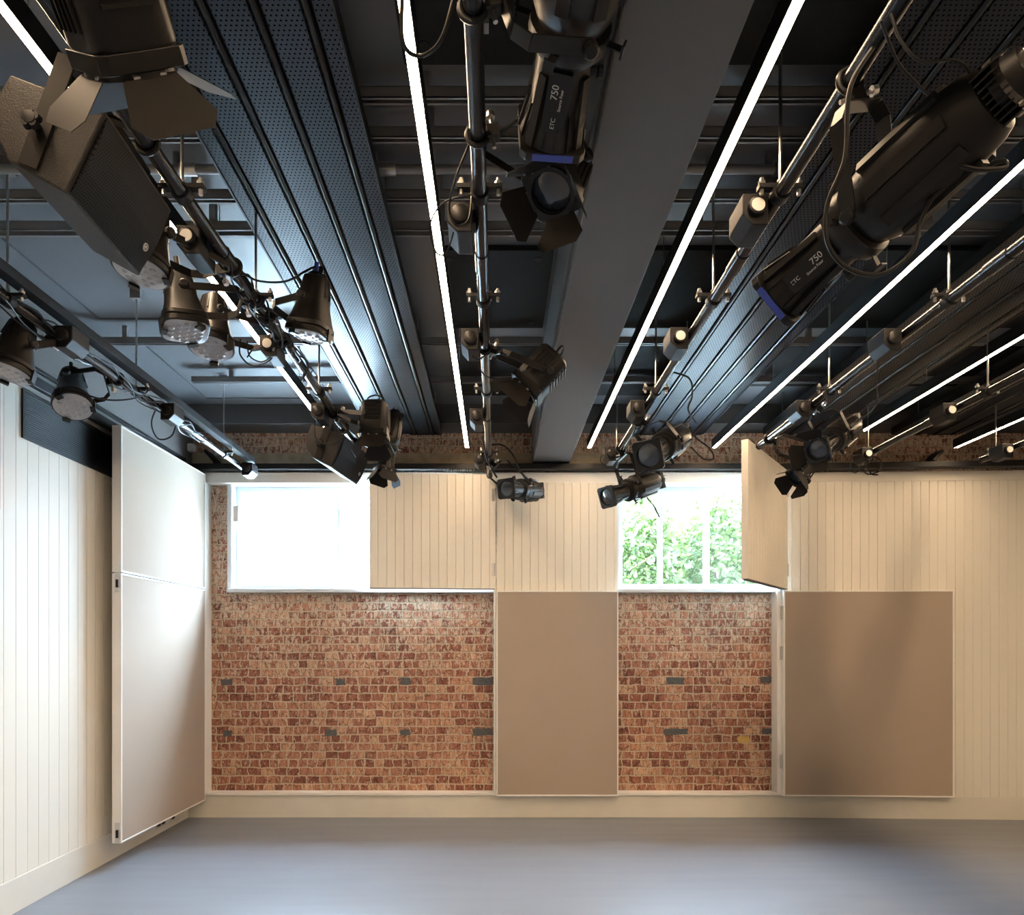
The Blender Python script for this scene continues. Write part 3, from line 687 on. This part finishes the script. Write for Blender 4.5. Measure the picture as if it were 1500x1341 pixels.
# ---------------------------------------------------------------- lanterns
def pipe_clamp(t, pk, Y, toward):
    x = PXS[pk]; c = V((x, Y, PZ)); d = (V(toward)-c); d.y = 0; d = d.normalized() if d.length > .01 else V((0, 0, -1))
    side = V((-d.z, 0, d.x))
    b = MB(); b.torus(c, V((0, 1, 0)), PR+.008, .008, 20, 8)
    b.obox(c+d*(PR+.022), side, V((0, 1, 0)), d, .018, .016, .018)
    cl = b.build('hook_clamp', 'body', t)
    MB().cyl(c+d*(PR+.02)-side*.045, c+d*(PR+.02)+side*.045, .006, 8).lathe(c+d*(PR+.02)+side*.045, side, [(0, .014), (.016, .011)], 8).build('wing_bolt', 'steel', cl)
    return c+d*(PR+.045)
def yoke(t, piv, axis_s, top, hw, armw=.02, m='yoke', wd=None):
    d = (top-piv); L = d.length; d.normalize(); s = axis_s
    wd = wd or s.cross(d).normalized()
    a0, a1 = piv+s*hw, piv-s*hw; e = .035
    s2 = (s-d*s.dot(d)).normalized()
    pts = [a0, piv+d*(L-e)+s*hw*1.0, top+s2*(hw-e), top-s2*(hw-e), piv+d*(L-e)-s*hw*1.0, a1]
    b = MB()
    for i in range(5): b.bar(pts[i], pts[i+1], wd, armw, .0028)
    b.build('yoke', m, t)
    for sg in (-1, 1):
        p = piv+s*hw*sg
        MB().lathe(p, s*sg, [(0, .016), (.004, .02), (.018, .02), (.022, .014)], 10).build('tilt_knob', 'black', t)
def setup(lab, name, cat, front, dirv, pk, Yc, piv_d, group=None):
    """front = centre of the lens, dirv = where it points, piv_d = distance of the tilt axis behind the front"""
    a = V(dirv).normalized(); piv = front-a*piv_d
    clampc = V((PXS[pk], Yc, PZ))
    t = thing(name, lab, cat, clampc-V((0, 0, 0)), group)
    top = pipe_clamp(t, pk, Yc, piv)
    d = (top-piv).normalized(); s = a.cross(d)
    s = s.normalized() if s.length > .15 else frame(a)[0]
    return t, a, piv, top, s

def profile(lab, front, dirv, pk, Yc, sc=1.0, doors=False, letters=False, m='bronze', group='profile spotlights', pale=False, label_side=None, hint=None, frontsize=.095, roll=0):
    t, a, piv, top, s = setup(lab, 'profile_spotlight', 'spotlight', front, dirv, pk, Yc, .33*sc, group)
    ys = s
    s = a.cross(V((0, 0, 1)))
    s = s.normalized() if s.length > .1 else V((1, 0, 0)); u = s.cross(a).normalized()
    if u.z > 0: u = -u
    if letters < 0:                       # turned in its yoke until the name plate faces the middle of the room
        r = V((0, 0, EYE))-piv; r = r-a*r.dot(a); roll = math.atan2(-r.dot(s), r.dot(u))
    s, u = s*math.cos(roll)+u*math.sin(roll), u*math.cos(roll)-s*math.sin(roll)
    # local frame: s across, u towards the underside, a forward
    def q(x, y, z): return piv+(s*x+u*y+a*z)*sc
    L = lambda prof, seg=28, **k: [(d*sc, r*sc) for d, r in prof]
    h = u
    rh = MB().lathe(piv, a, L([(-.34,.05),(-.325,.082),(-.30,.094),(-.22,.108),(-.06,.112),(-.02,.106),(.02,.088)]), 32, hint=h).build('reflector_housing', m, t)
    b = MB()
    for k in range(8):
        th = math.pi/4*k+math.pi/8; r = s*math.cos(th)+u*math.sin(th)
        b.bar(piv+(r*.108-a*.26)*sc, piv+(r*.116-a*.05)*sc, s*math.sin(th)-u*math.cos(th), .017*sc, .006*sc)
    b.build('cooling_rib', m, rh)
    c = MB().lathe(piv-a*.345*sc, -a, L([(0,.075),(.02,.075),(.03,.06),(.06,.05),(.065,.03)]), 24, hint=h)
    for k in range(9): c.obox(piv-a*.352*sc+s*((k-4)*.016)*sc, s, u, a, .0022*sc, .082*sc, .022*sc)
    ec = c.build('lamp_cap', 'body', t)
    for k, mm in ((-1, 'steel'), (1, 'red')): MB().cyl(q(k*.03, -.02, -.40), q(k*.03, -.02, -.44), .009*sc, 10).build('terminal', mm, ec)
    sh = MB().lathe(piv+a*.02*sc, a, L([(0,.088),(.005,.104),(.03,.106),(.05,.10),(.055,.082),(.075,.078)]), 32, hint=h).build('shutter_ring', 'body', t)
    for th in (.4, 2.0, 3.5, 5.1):
        r = s*math.cos(th)+u*math.sin(th)
        MB().bar(piv+(r*.09+a*.045)*sc, piv+(r*.145+a*.045)*sc, a.cross(r), .011*sc, .0015).bar(piv+(r*.145+a*.03)*sc, piv+(r*.145+a*.06)*sc, a.cross(r), .014*sc, .003).build('shutter_handle', 'black', sh)
    lt = MB().lathe(piv+a*.09*sc, a, L([(0,.074),(.13,.074),(.145,.076),(.20,.092),(.215,.094)]), 32, hint=h).build('lens_tube', m, t)
    b = MB()
    for k in range(16):
        th = 2*math.pi*k/16; r = s*math.cos(th)+u*math.sin(th)
        b.bar(piv+(r*.080+a*.215)*sc, piv+(r*.097+a*.30)*sc, a, .004*sc, .0022*sc) if k % 4 != 2 else b.bar(piv+(r*.079+a*.12)*sc, piv+(r*.099+a*.30)*sc, a.cross(r), .012*sc, .005*sc)
    b.build('cooling_fin', 'body', lt)
    MB().lathe(q(.072, 0, .14), s, [(0, .012*sc), (.02*sc, .012*sc), (.024*sc, .017*sc), (.036*sc, .015*sc)], 10).build('focus_knob', 'black', lt)
    F = frontsize*sc
    cf = MB().ring(piv+a*.318*sc, a, F*.80, F, .024*sc, 32, hint=h, sq=True)
    cf.build('gel_frame', 'body', t, bevel=.002)
    MB().lathe(piv+a*.31*sc, a, [(0, F*.82), (.004*sc, F*.80), (.010*sc, F*.55), (.013*sc, F*.01)], 28, hint=h).build('lens', 'lens_pale' if pale else 'lens', t)
    if label_side:
        r = u if label_side == 'u' else -s
        bl = MB().obox(piv+a*.316*sc+r*(F+.0015), (s if label_side == 'u' else u), r, a, F*.62, .0015, .010*sc).build('blue_label', 'blue', t, label='blue label strip on the gel frame')
    yoke(t, piv-a*.0, ys, top, .125*sc, .019*sc, 'yoke', a)
    if letters:
        # maker's block and wattage along the lens tube, on the underside
        r = V((0, 0, EYE))-piv; r = r-a*r.dot(a); r.normalize(); x = -a
        cpos = piv+(a*.172+r*.0865)*sc; yd = r.cross(x).normalized()
        base = MB().obox(piv+(a*.172+r*.0790)*sc, a, yd, r, .078*sc, .03*sc, .0072*sc).build('name_plate', 'body', t)
        text_mesh('ETC', .017*sc, cpos-x*.052*sc, x, yd, 'print', base, 'maker_mark')
        text_mesh('Source Four', .0115*sc, cpos+x*.012*sc-yd*.010*sc, x, yd, 'print', base)
        text_mesh('750', .026*sc, cpos+x*.030*sc+yd*.008*sc, x, yd, 'print', base)
    if doors: barndoors(t, piv+a*.335*sc, s, u, a, F, doors)
    return t, a, piv, s, u

def barndoors(t, c, s, u, a, hs, angs):
    MB().ring(c, a, hs*.82, hs, .012, 24, hint=u, sq=False).build('barndoor_ring', 'yoke', t)
    for (r, w_), ang in zip(((s, u), (-s, u), (u, s), (-u, s)), angs):
        dd = a*math.cos(ang)+r*math.sin(ang); base = c+r*hs*.92; n = dd.cross(w_)
        wb, wt, L = hs*.62, hs*1.05, hs*1.35
        poly = [base-w_*wb, base+w_*wb, base+dd*L*.74+w_*wt, base+dd*L+w_*wt*.72, base+dd*L-w_*wt*.72, base+dd*L*.74-w_*wt]
        o = MB().prism([p-n*.0008 for p in poly], n*.0016).build('barndoor_leaf', 'leaf', t, smooth=0)
        b = MB()
        for k in (-.5, .5): b.cyl(base+w_*wb*(k-.12), base+w_*wb*(k+.12), .005, 8)
        b.build('leaf_hinge', 'steel', o)

def fresnel(lab, front, dirv, pk, Yc, sc=1.0, angs=(.5, .5, .5, .5), m='body', roll=0):
    t, a, piv, top, s = setup(lab, 'fresnel_spotlight', 'spotlight', front, dirv, pk, Yc, .13*sc, 'fresnel spotlights with barn doors')
    ys = s
    s = a.cross(V((0, 0, 1)))
    s = s.normalized() if s.length > .3 else V((1, 0, 0))-a*a.x; s.normalize(); u = s.cross(a).normalized()
    s, u = s*math.cos(roll)+u*math.sin(roll), u*math.cos(roll)-s*math.sin(roll)
    h = u
    L = lambda prof: [(d*sc, r*sc) for d, r in prof]
    bd = MB().lathe(piv, a, L([(-.15,.05),(-.145,.085),(-.13,.097),(.07,.10),(.08,.096)]), 36, hint=h, pw=4).build('housing', m, t)
    b = MB()
    for k in range(6): b.obox(piv+a*(-.115+k*.024)*sc-u*.102*sc, s, u, a, .06*sc, .004*sc, .004*sc)
    for sg in (-1, 1):
        for k in range(5): b.obox(piv+a*(-.03)*sc+s*sg*.101*sc+u*(-.05+k*.025)*sc, s, u, a, .003*sc, .003*sc, .075*sc)
    b.build('vent_rib', m, bd)
    MB().ring(piv+a*.095*sc, a, .078*sc, .1*sc, .035*sc, 32, hint=h, sq=True).build('front_frame', m, t, bevel=.002)
    MB().lathe(piv+a*.085*sc, a, L([(0,.079),(.012,.076),(.02,.05),(.024,.002)]), 28, hint=h).build('lens', 'lens', t)
    barndoors(t, piv+a*.12*sc, s, u, a, .098*sc, angs)
    yoke(t, piv-a*.03*sc, ys, top, .118*sc, .016*sc, 'yoke', a)
    c = piv-a*.15*sc
    MB().tube(smoothpath([c-s*.05*sc, c-s*.055*sc-a*.04*sc, c-s*.02*sc-a*.06*sc, c+s*.02*sc-a*.06*sc, c+s*.055*sc-a*.04*sc, c+s*.05*sc], 5), .006*sc, 8).build('rear_handle', 'black', t)
    MB().lathe(piv+u*.10*sc+a*.02*sc, u, [(0, .012*sc), (.012*sc, .014*sc), (.016*sc, .01*sc)], 10).build('focus_knob', 'black', bd)
    return t, a, piv, s, u

def led_par(lab, front, dirv, pk, Yc, sc=1.0, square=False, m='bronze', plug=True, twist=0):
    t, a, piv, top, s = setup(lab, 'led_wash_lamp', 'stage lamp', front, dirv, pk, Yc, .14*sc, 'led wash lamps on the left pipes')
    u = s.cross(a).normalized(); h = u
    L = lambda prof: [(d*sc, r*sc) for d, r in prof]
    pw = 4.5 if square else 1
    k = .9 if square else 1
    bd = MB().lathe(piv, a, L([(-.12,.045*k),(-.115,.055*k),(-.06,.064*k),(.0,.070*k),(.06,.086*k),(.085,.096*k)]), 36, hint=h, pw=pw).build('housing', m, t)
    b = MB()
    for i in range(10):
        th = 2*math.pi*i/10; r = s*math.cos(th)+u*math.sin(th)
        b.bar(piv+(r*.052*k-a*.11)*sc, piv+(r*.068*k-a*.03)*sc, a, .006*sc, .0025*sc)
    b.build('heat_sink_fin', 'body', bd)
    MB().lathe(piv, a, L([(.082,.092*k),(.088,.100*k),(.105,.102*k),(.110,.096*k),(.114,.102*k),(.134,.103*k),(.136,.096*k)]), 36, hint=h, pw=pw).build('front_ring', 'body', t)
    ln = MB().lathe(piv, a, L([(.128,.097*k),(.139,.094*k),(.146,.06*k),(.149,.003)]), 32, hint=h, pw=pw).build('lens', 'lens_pale', t)
    b = MB()
    for i in range(-3, 4):
        for j in range(-3, 4):
            x, y = (i+(j % 2)*.5)*.032, j*.028
            if x*x+y*y < .078**2: b.lathe(piv+(a*.138+s*x+u*y)*sc, a, L([(0,.0145),(.009,.011),(.013,.004)]), 10)
    b.build('lenslets', 'lens_pale', ln, kind='stuff')
    for i in range(3):
        th = 2*math.pi*i/3+.6+twist; r = s*math.cos(th)+u*math.sin(th); w_ = a.cross(r)
        rr = .104*k
        MB().bar(piv+(r*rr+a*.10)*sc, piv+(r*rr+a*.155)*sc, w_, .018*sc, .004*sc).bar(piv+(r*rr+a*.153)*sc, piv+(r*(rr-.022)+a*.153)*sc, w_, .018*sc, .003*sc).build('filter_clip', 'body', t)
    c = MB().lathe(piv-a*.12*sc, -a, L([(0,.042),(.012,.040),(.014,.03)]), 24, hint=h).build('rear_panel', 'body', t)
    for q_, mm in ((-.022, 'blue'), (0.02, 'body')):
        p = piv+(s*q_-a*.13)*sc; o = MB().cyl(p, p-a*.045*sc, .0105*sc, 10).build('plug', mm, t)
    MB().obox(piv+(s*-.022-a*.14+u*.011)*sc, s, u, a, .006*sc, .002*sc, .006*sc).build('latch_tab', 'yellow', t)
    yoke(t, piv, s, top, .108*sc, .015*sc, 'leaf', a)
    return t, a, piv, s, u

def speaker(lab, cn, axis_end, pk, k=1.0):
    """cn: centre of the near end (in its own plane); axis_end: vector to the far end"""
    t = thing('loudspeaker', lab, 'loudspeaker', cn+axis_end/2, 'wedge shaped loudspeakers')
    poly = [(-.185, .172), (.067, .082), (-.039, -.144), (-.188, -.063), (-.232, .022), (-.225, .10)]
    e = axis_end; near = [cn+V((x*k, 0, z*k)) for x, z in poly]
    yaw = Matrix.Rotation(-math.atan2(e.x, e.y), 3, 'Z')
    near = [cn+yaw @ V((x*k, 0, z*k)) for x, z in poly]
    MB().prism(near, e).build('cabinet', 'spk', t, bevel=.006, smooth=0)
    g0, g1 = near[1], near[2]; n = (e.normalized().cross(g1-g0)).normalized()
    mid = sum(near, V())/6
    if n.dot(g0-mid) < 0: n = -n
    i0 = g0+(g1-g0)*.04+e*.03; i1 = g1+(g0-g1)*.04+e*.03; ee = e*.94
    bow = []
    for q in range(7):
        f = q/6; bow.append(i0+(i1-i0)*f+n*(.002+.012*math.sin(math.pi*f)))
    MB().prism(bow+[i1-n*.002, i0-n*.002], ee).build('front_grille', 'grille', t, smooth=0)
    s = (g1-g0).normalized(); c = g0+(g1-g0)*.68+e*.86+n*.014
    lg = MB().lathe(c, n, [(0, .013), (.003, .012)], 20).build('badge', 'print', t)
    MB().torus(c+n*.003-s*.002, n, .006, .0012, 12, 6, 0, 4.2).torus(c+n*.003+s*.004, n, .004, .0012, 12, 6, 2.5, 6.5).build('badge_mark', 'black', lg)
    # steel bracket across the near end, up to the pipe
    e1 = e.normalized(); pc = cn+yaw @ V((-.105*k, 0, .02*k))-e1*.006; up = V((PXS[pk], pc.y, PZ))
    tp = pc+yaw @ V((.075*k, 0, .20*k)); lo = pc+yaw @ V((-.03*k, 0, -.10*k))
    side = (tp-pc).cross(e1).normalized()
    b = MB().bar(lo, tp, side, .026*k, .003); b.bar(tp, tp+e1*(e.length+.012), side, .026*k, .003)
    off = e1*(e.length+.012); b.bar(tp+off, lo+off, side, .026*k, .003); b.build('bracket', 'leaf', t)
    kb = MB()
    for i in range(5):
        th = 2*math.pi*i/5; kb.lathe(pc-e1*.03+(side*math.cos(th)+side.cross(e1)*math.sin(th))*.016, -e1, [(0, .012), (.016, .010)], 10)
    kb.lathe(pc, -e1, [(0, .010), (.03, .014), (.048, .017), (.05, .008)], 16); kb.build('tilt_knob', 'black', t)
    m_ = tp+e1*e.length*.5
    b = MB().torus(V((PXS[pk], m_.y, PZ)), V((0, 1, 0)), PR+.008, .008, 20, 8).bar(m_, V((PXS[pk], m_.y, PZ+PR+.01)), V((0, 1, 0)), .016, .008); b.build('hook_clamp', 'body', t)
    return t

speaker('large wedge loudspeaker nearest the camera at the upper left', V((-1.125, 1.85, 2.908)), V((-.02, .42, 0)), 2)
speaker('smaller looking wedge loudspeaker hanging in front of the left window', V((-1.055, 4.5, 2.86)), V((.09, .42, -.02)), 2, .92)

fresnel('barn-door spotlight at the top left beside the large loudspeaker', P(196, 112, 1.55), (.03, .85, -.75), 2, 1.40, 1.0, (1.0, 1.0, .8, .8), roll=math.pi/4)
led_par('round LED lamp with frosted lens directly beyond the large loudspeaker', P(206, 400, 2.42), (-.12, -.15, -1), 2, 2.72, .95)
led_par('square-bodied LED lamp second from the large loudspeaker', P(272, 487, 2.85), (.16, -.05, -1), 2, 2.98, 1.0, square=True, m='body')
led_par('round LED lamp hanging beside the square-bodied one', P(309, 512, 3.16), (.03, -.2, -1), 2, 3.36, 1.0)
led_par('black LED lamp on the right side of the loudspeaker pipe', P(453, 494, 3.1), (-.18, .12, -1), 2, 3.12, 1.0, square=True, m='body')
led_par('round LED lamp cut by the left picture edge', P(12, 548, 3.15), (-.15, -.2, -1), 1, 3.3, 1.0)
led_par('tilted LED lamp hanging below the leftmost pipe in front of the grille', P(107, 597, 3.72), (.30, -.45, -1), 1, 3.85, 1.0, twist=1)
fresnel('barn-door spotlight pointing down above the small loudspeaker', P(549, 645, 4.3), (.0, -.08, -1), 2, 4.42, .85, (.5, .5, .6, .5))
profile('downward spotlight with barn doors at the right end of the loudspeaker pipe', P(564, 690, 4.92), (-.16, -.1, -1), 2, 5.0, .62, doors=(.4, .4, .5, .4), m='bronze', frontsize=.115)
profile('large profile spotlight entering from the top edge left of the beam', P(806, 200, 2.0), (-.10, 1, -.24), 3, 1.62, 1.0, letters=1, label_side='u')
fresnel('barn-door spotlight below the top profile spotlight, lens towards the camera', P(806, 285, 2.2), (-.28, -.42, -.82), 3, 2.02, .82, (.55, .5, .6, .5))
fresnel('barn-door spotlight tilted left, halfway along the centre pipe', P(766, 576, 3.55), (-.66, .05, -.72), 3, 3.45, .9, (.5, .5, .6, .4))
profile('small looking profile spotlight at the wall end of the centre pipe', P(741, 716, 5.4), (-.50, -.85, -.16), 3, 5.55, .82, m='bronze')
profile('profile spotlight with a square black front before the right window head', P(949, 668, 4.5), (-.52, -.70, -.42), 4, 4.55, .95, m='bronze', frontsize=.105)
profile('profile spotlight with a blue-grey lens, lowest one over the right window', P(888, 729, 5.0), (-.78, -.50, -.34), 4, 5.2, .82, m='bronze')
profile('very large profile spotlight filling the upper right', P(1143, 432, 2.2), (-.235, .5, -.15), 4, 1.83, 1.0, letters=-1, label_side='u', m='body')
profile('barn-door profile spotlight above its twin near the open shutter', P(1197, 660, 4.2), (-.62, -.50, -.42), 5, 4.25, .8, doors=(.7, .5, .4, .8), m='bronze')
profile('barn-door profile spotlight, lower of the two near the open shutter', P(1168, 700, 4.75), (-.60, -.25, -.62), 5, 4.95, .75, doors=(.5, .4, .4, .5), m='bronze')

# ---------------------------------------------------------------- cables
def cable(lab, pts, r=.0045, m='cable', seg=8):
    pp = smoothpath([P(*p) for p in pts], 10)
    o = MB().tube(pp, r, seg).build('cable', m, at=pp[0]); o['label'] = lab; o['category'] = 'cable'; o['group'] = 'loose cables on the pipes'
cable('black cable looping across the strip light at the top', [(590, -30, 1.62), (590, 60, 1.66), (615, 82, 1.7), (645, 60, 1.66), (664, 0, 1.62), (668, -40, 1.6)], .005)
cable('thin cable looping between the centre pipe and the strip light', [(690, 285, 2.27), (650, 297, 2.3), (630, 330, 2.34), (638, 368, 2.4), (652, 372, 2.4), (663, 345, 2.38), (668, 315, 2.36)], .0028)
cable('thin cable hanging down beside the centre pipe', [(690, 205, 2.05), (668, 260, 2.1), (658, 305, 2.2), (668, 330, 2.22), (686, 322, 2.25), (692, 285, 2.27)], .0035)
cable('long thick cable hanging in a loop under the very large spotlight', [(1285, 60, 1.7), (1245, 130, 1.72), (1238, 230, 1.74), (1212, 300, 1.78), (1212, 355, 1.8), (1240, 392, 1.82), (1290, 402, 1.82), (1335, 370, 1.8), (1350, 320, 1.78), (1375, 280, 1.74), (1430, 250, 1.7), (1468, 236, 1.68), (1470, 246, 1.68), (1430, 248, 1.68), (1400, 240, 1.68)], .006)
cable('cable rising from the back of the very large spotlight', [(1405, 145, 1.66), (1420, 110, 1.62), (1400, 88, 1.6), (1350, 90, 1.6), (1320, 60, 1.6), (1305, 20, 1.6)], .0035)
cable('braided lead from the top to the rear of the very large spotlight', [(1290, 30, 1.62), (1315, 90, 1.66), (1345, 125, 1.68), (1368, 148, 1.68)], .004)
cable('looped cable hanging from the wall end of the leftmost pipe tray', [(232, 590, 4.4), (222, 620, 4.4), (232, 643, 4.42), (252, 638, 4.42), (258, 612, 4.4), (250, 600, 4.4)], .005)
cable('cable sagging between the leftmost pipe and the tilted lamp', [(98, 548, 3.7), (110, 570, 3.7), (150, 585, 3.75), (190, 585, 3.85), (215, 575, 3.95), (212, 562, 4.0)], .0045)
cable('coiled cable below the outlet box beyond the round lamps', [(352, 497, 3.35), (352, 520, 3.35), (370, 536, 3.37), (395, 528, 3.38), (408, 508, 3.36)], .004)
cable('second coil of cable below the same outlet box', [(362, 500, 3.36), (366, 522, 3.36), (385, 530, 3.37), (404, 515, 3.36), (396, 508, 3.35), (372, 512, 3.35), (362, 524, 3.36)], .0035)
cable('cable arching over to the black lamp right of the loudspeaker pipe', [(355, 400, 2.75), (380, 412, 2.8), (420, 412, 2.9), (450, 396, 3.0), (466, 392, 3.05), (472, 410, 3.08)], .0045)
cable('thin cable drooping in front of the small loudspeaker', [(461, 610, 4.4), (462, 640, 4.42), (475, 650, 4.42), (495, 648, 4.42), (508, 628, 4.45)], .004)
cable('cable loop from the twin spotlights, beside the small disc outlet', [(870+28, 662, 5.2), (885, 664, 5.2), (880, 676, 5.2), (893, 684, 5.2), (905, 678, 5.25)], .003)
cable('black cable loop to the right of the square fronted spotlight', [(1012, 655, 4.75), (1030, 672, 4.75), (1045, 672, 4.75), (1040, 658, 4.75), (1018, 640, 4.8), (1010, 625, 4.8)], .0055)
cable('cable dangling from the lowest spotlight in front of the window', [(942, 722, 5.3), (950, 732, 5.3), (958, 742, 5.3), (966, 758, 5.3)], .006)
cable('cable running from the pipe end to the small profile spotlight', [(718, 652, 5.4), (735, 652, 5.4), (750, 665, 5.4), (765, 695, 5.45), (778, 710, 5.5)], .006)
cable('cable hanging down at the wall end of the centre pipe', [(706, 640, 5.3), (712, 670, 5.3), (722, 690, 5.3), (728, 700, 5.3)], .007)
cable('thin cable looping left of the centre pipe, halfway along', [(684, 500, 3.3), (692, 522, 3.35), (705, 525, 3.35), (722, 508, 3.35)], .0035)
cable('long thin cable from the centre pipe to the tilted spotlight', [(698, 520, 3.4), (706, 545, 3.45), (725, 556, 3.5), (755, 558, 3.55)], .0035)
cable('black coil of cable under the outlet box right of the shutter', [(1270, 672, 5.25), (1265, 688, 5.25), (1272, 695, 5.25), (1288, 690, 5.25), (1290, 676, 5.25), (1280, 670, 5.25), (1270, 680, 5.25), (1276, 694, 5.25), (1286, 696, 5.25)], .005)
cable('thin loop of cable left of the outlet box right of the shutter', [(1262, 666, 5.25), (1248, 670, 5.25), (1247, 688, 5.25), (1254, 693, 5.25), (1262, 680, 5.25)], .003)
cable('cable hanging from the second right tray pipe', [(1287, 528, 3.5), (1284, 560, 3.55), (1285, 590, 3.6), (1270, 608, 3.8), (1255, 615, 4.0)], .0035)
cable('cable bundle drooping above the square fronted spotlight', [(985, 545, 4.2), (1010, 555, 4.25), (1014, 580, 4.3), (1008, 600, 4.35), (1020, 620, 4.5)], .0055)
for i in range(9):
    r = random.Random(i); Y = 2.5+i*.11; pts = []
    for k in range(7):
        yy = Y+k*.1; th = r.uniform(0, 6.28)
        pts.append((V((PXS[2]+math.cos(th)*.038, yy, PZ+math.sin(th)*.035-r.random()*.02))))
    b = MB().tube(smoothpath(pts, 8), .0042, 6)
    o = b.build('cable', 'cable', at=pts[0]); o['label'] = 'black cables taped in a bundle along the loudspeaker pipe'; o['category'] = 'cable'; o['group'] = 'bundled cables on the loudspeaker pipe'
for i in range(7):
    r = random.Random(40+i); pts = []
    for k in range(12):
        yy = 2.7+k*.2; pts.append(V((PXS[1]+r.uniform(-.03, .05), yy, PZ+r.uniform(-.05, .045))))
    o = MB().tube(smoothpath(pts, 6), .0042, 6).build('cable', 'cable', at=pts[0]); o['label'] = 'black cables bundled along the leftmost pipe'; o['category'] = 'cable'; o['group'] = 'bundled cables on the leftmost pipe'
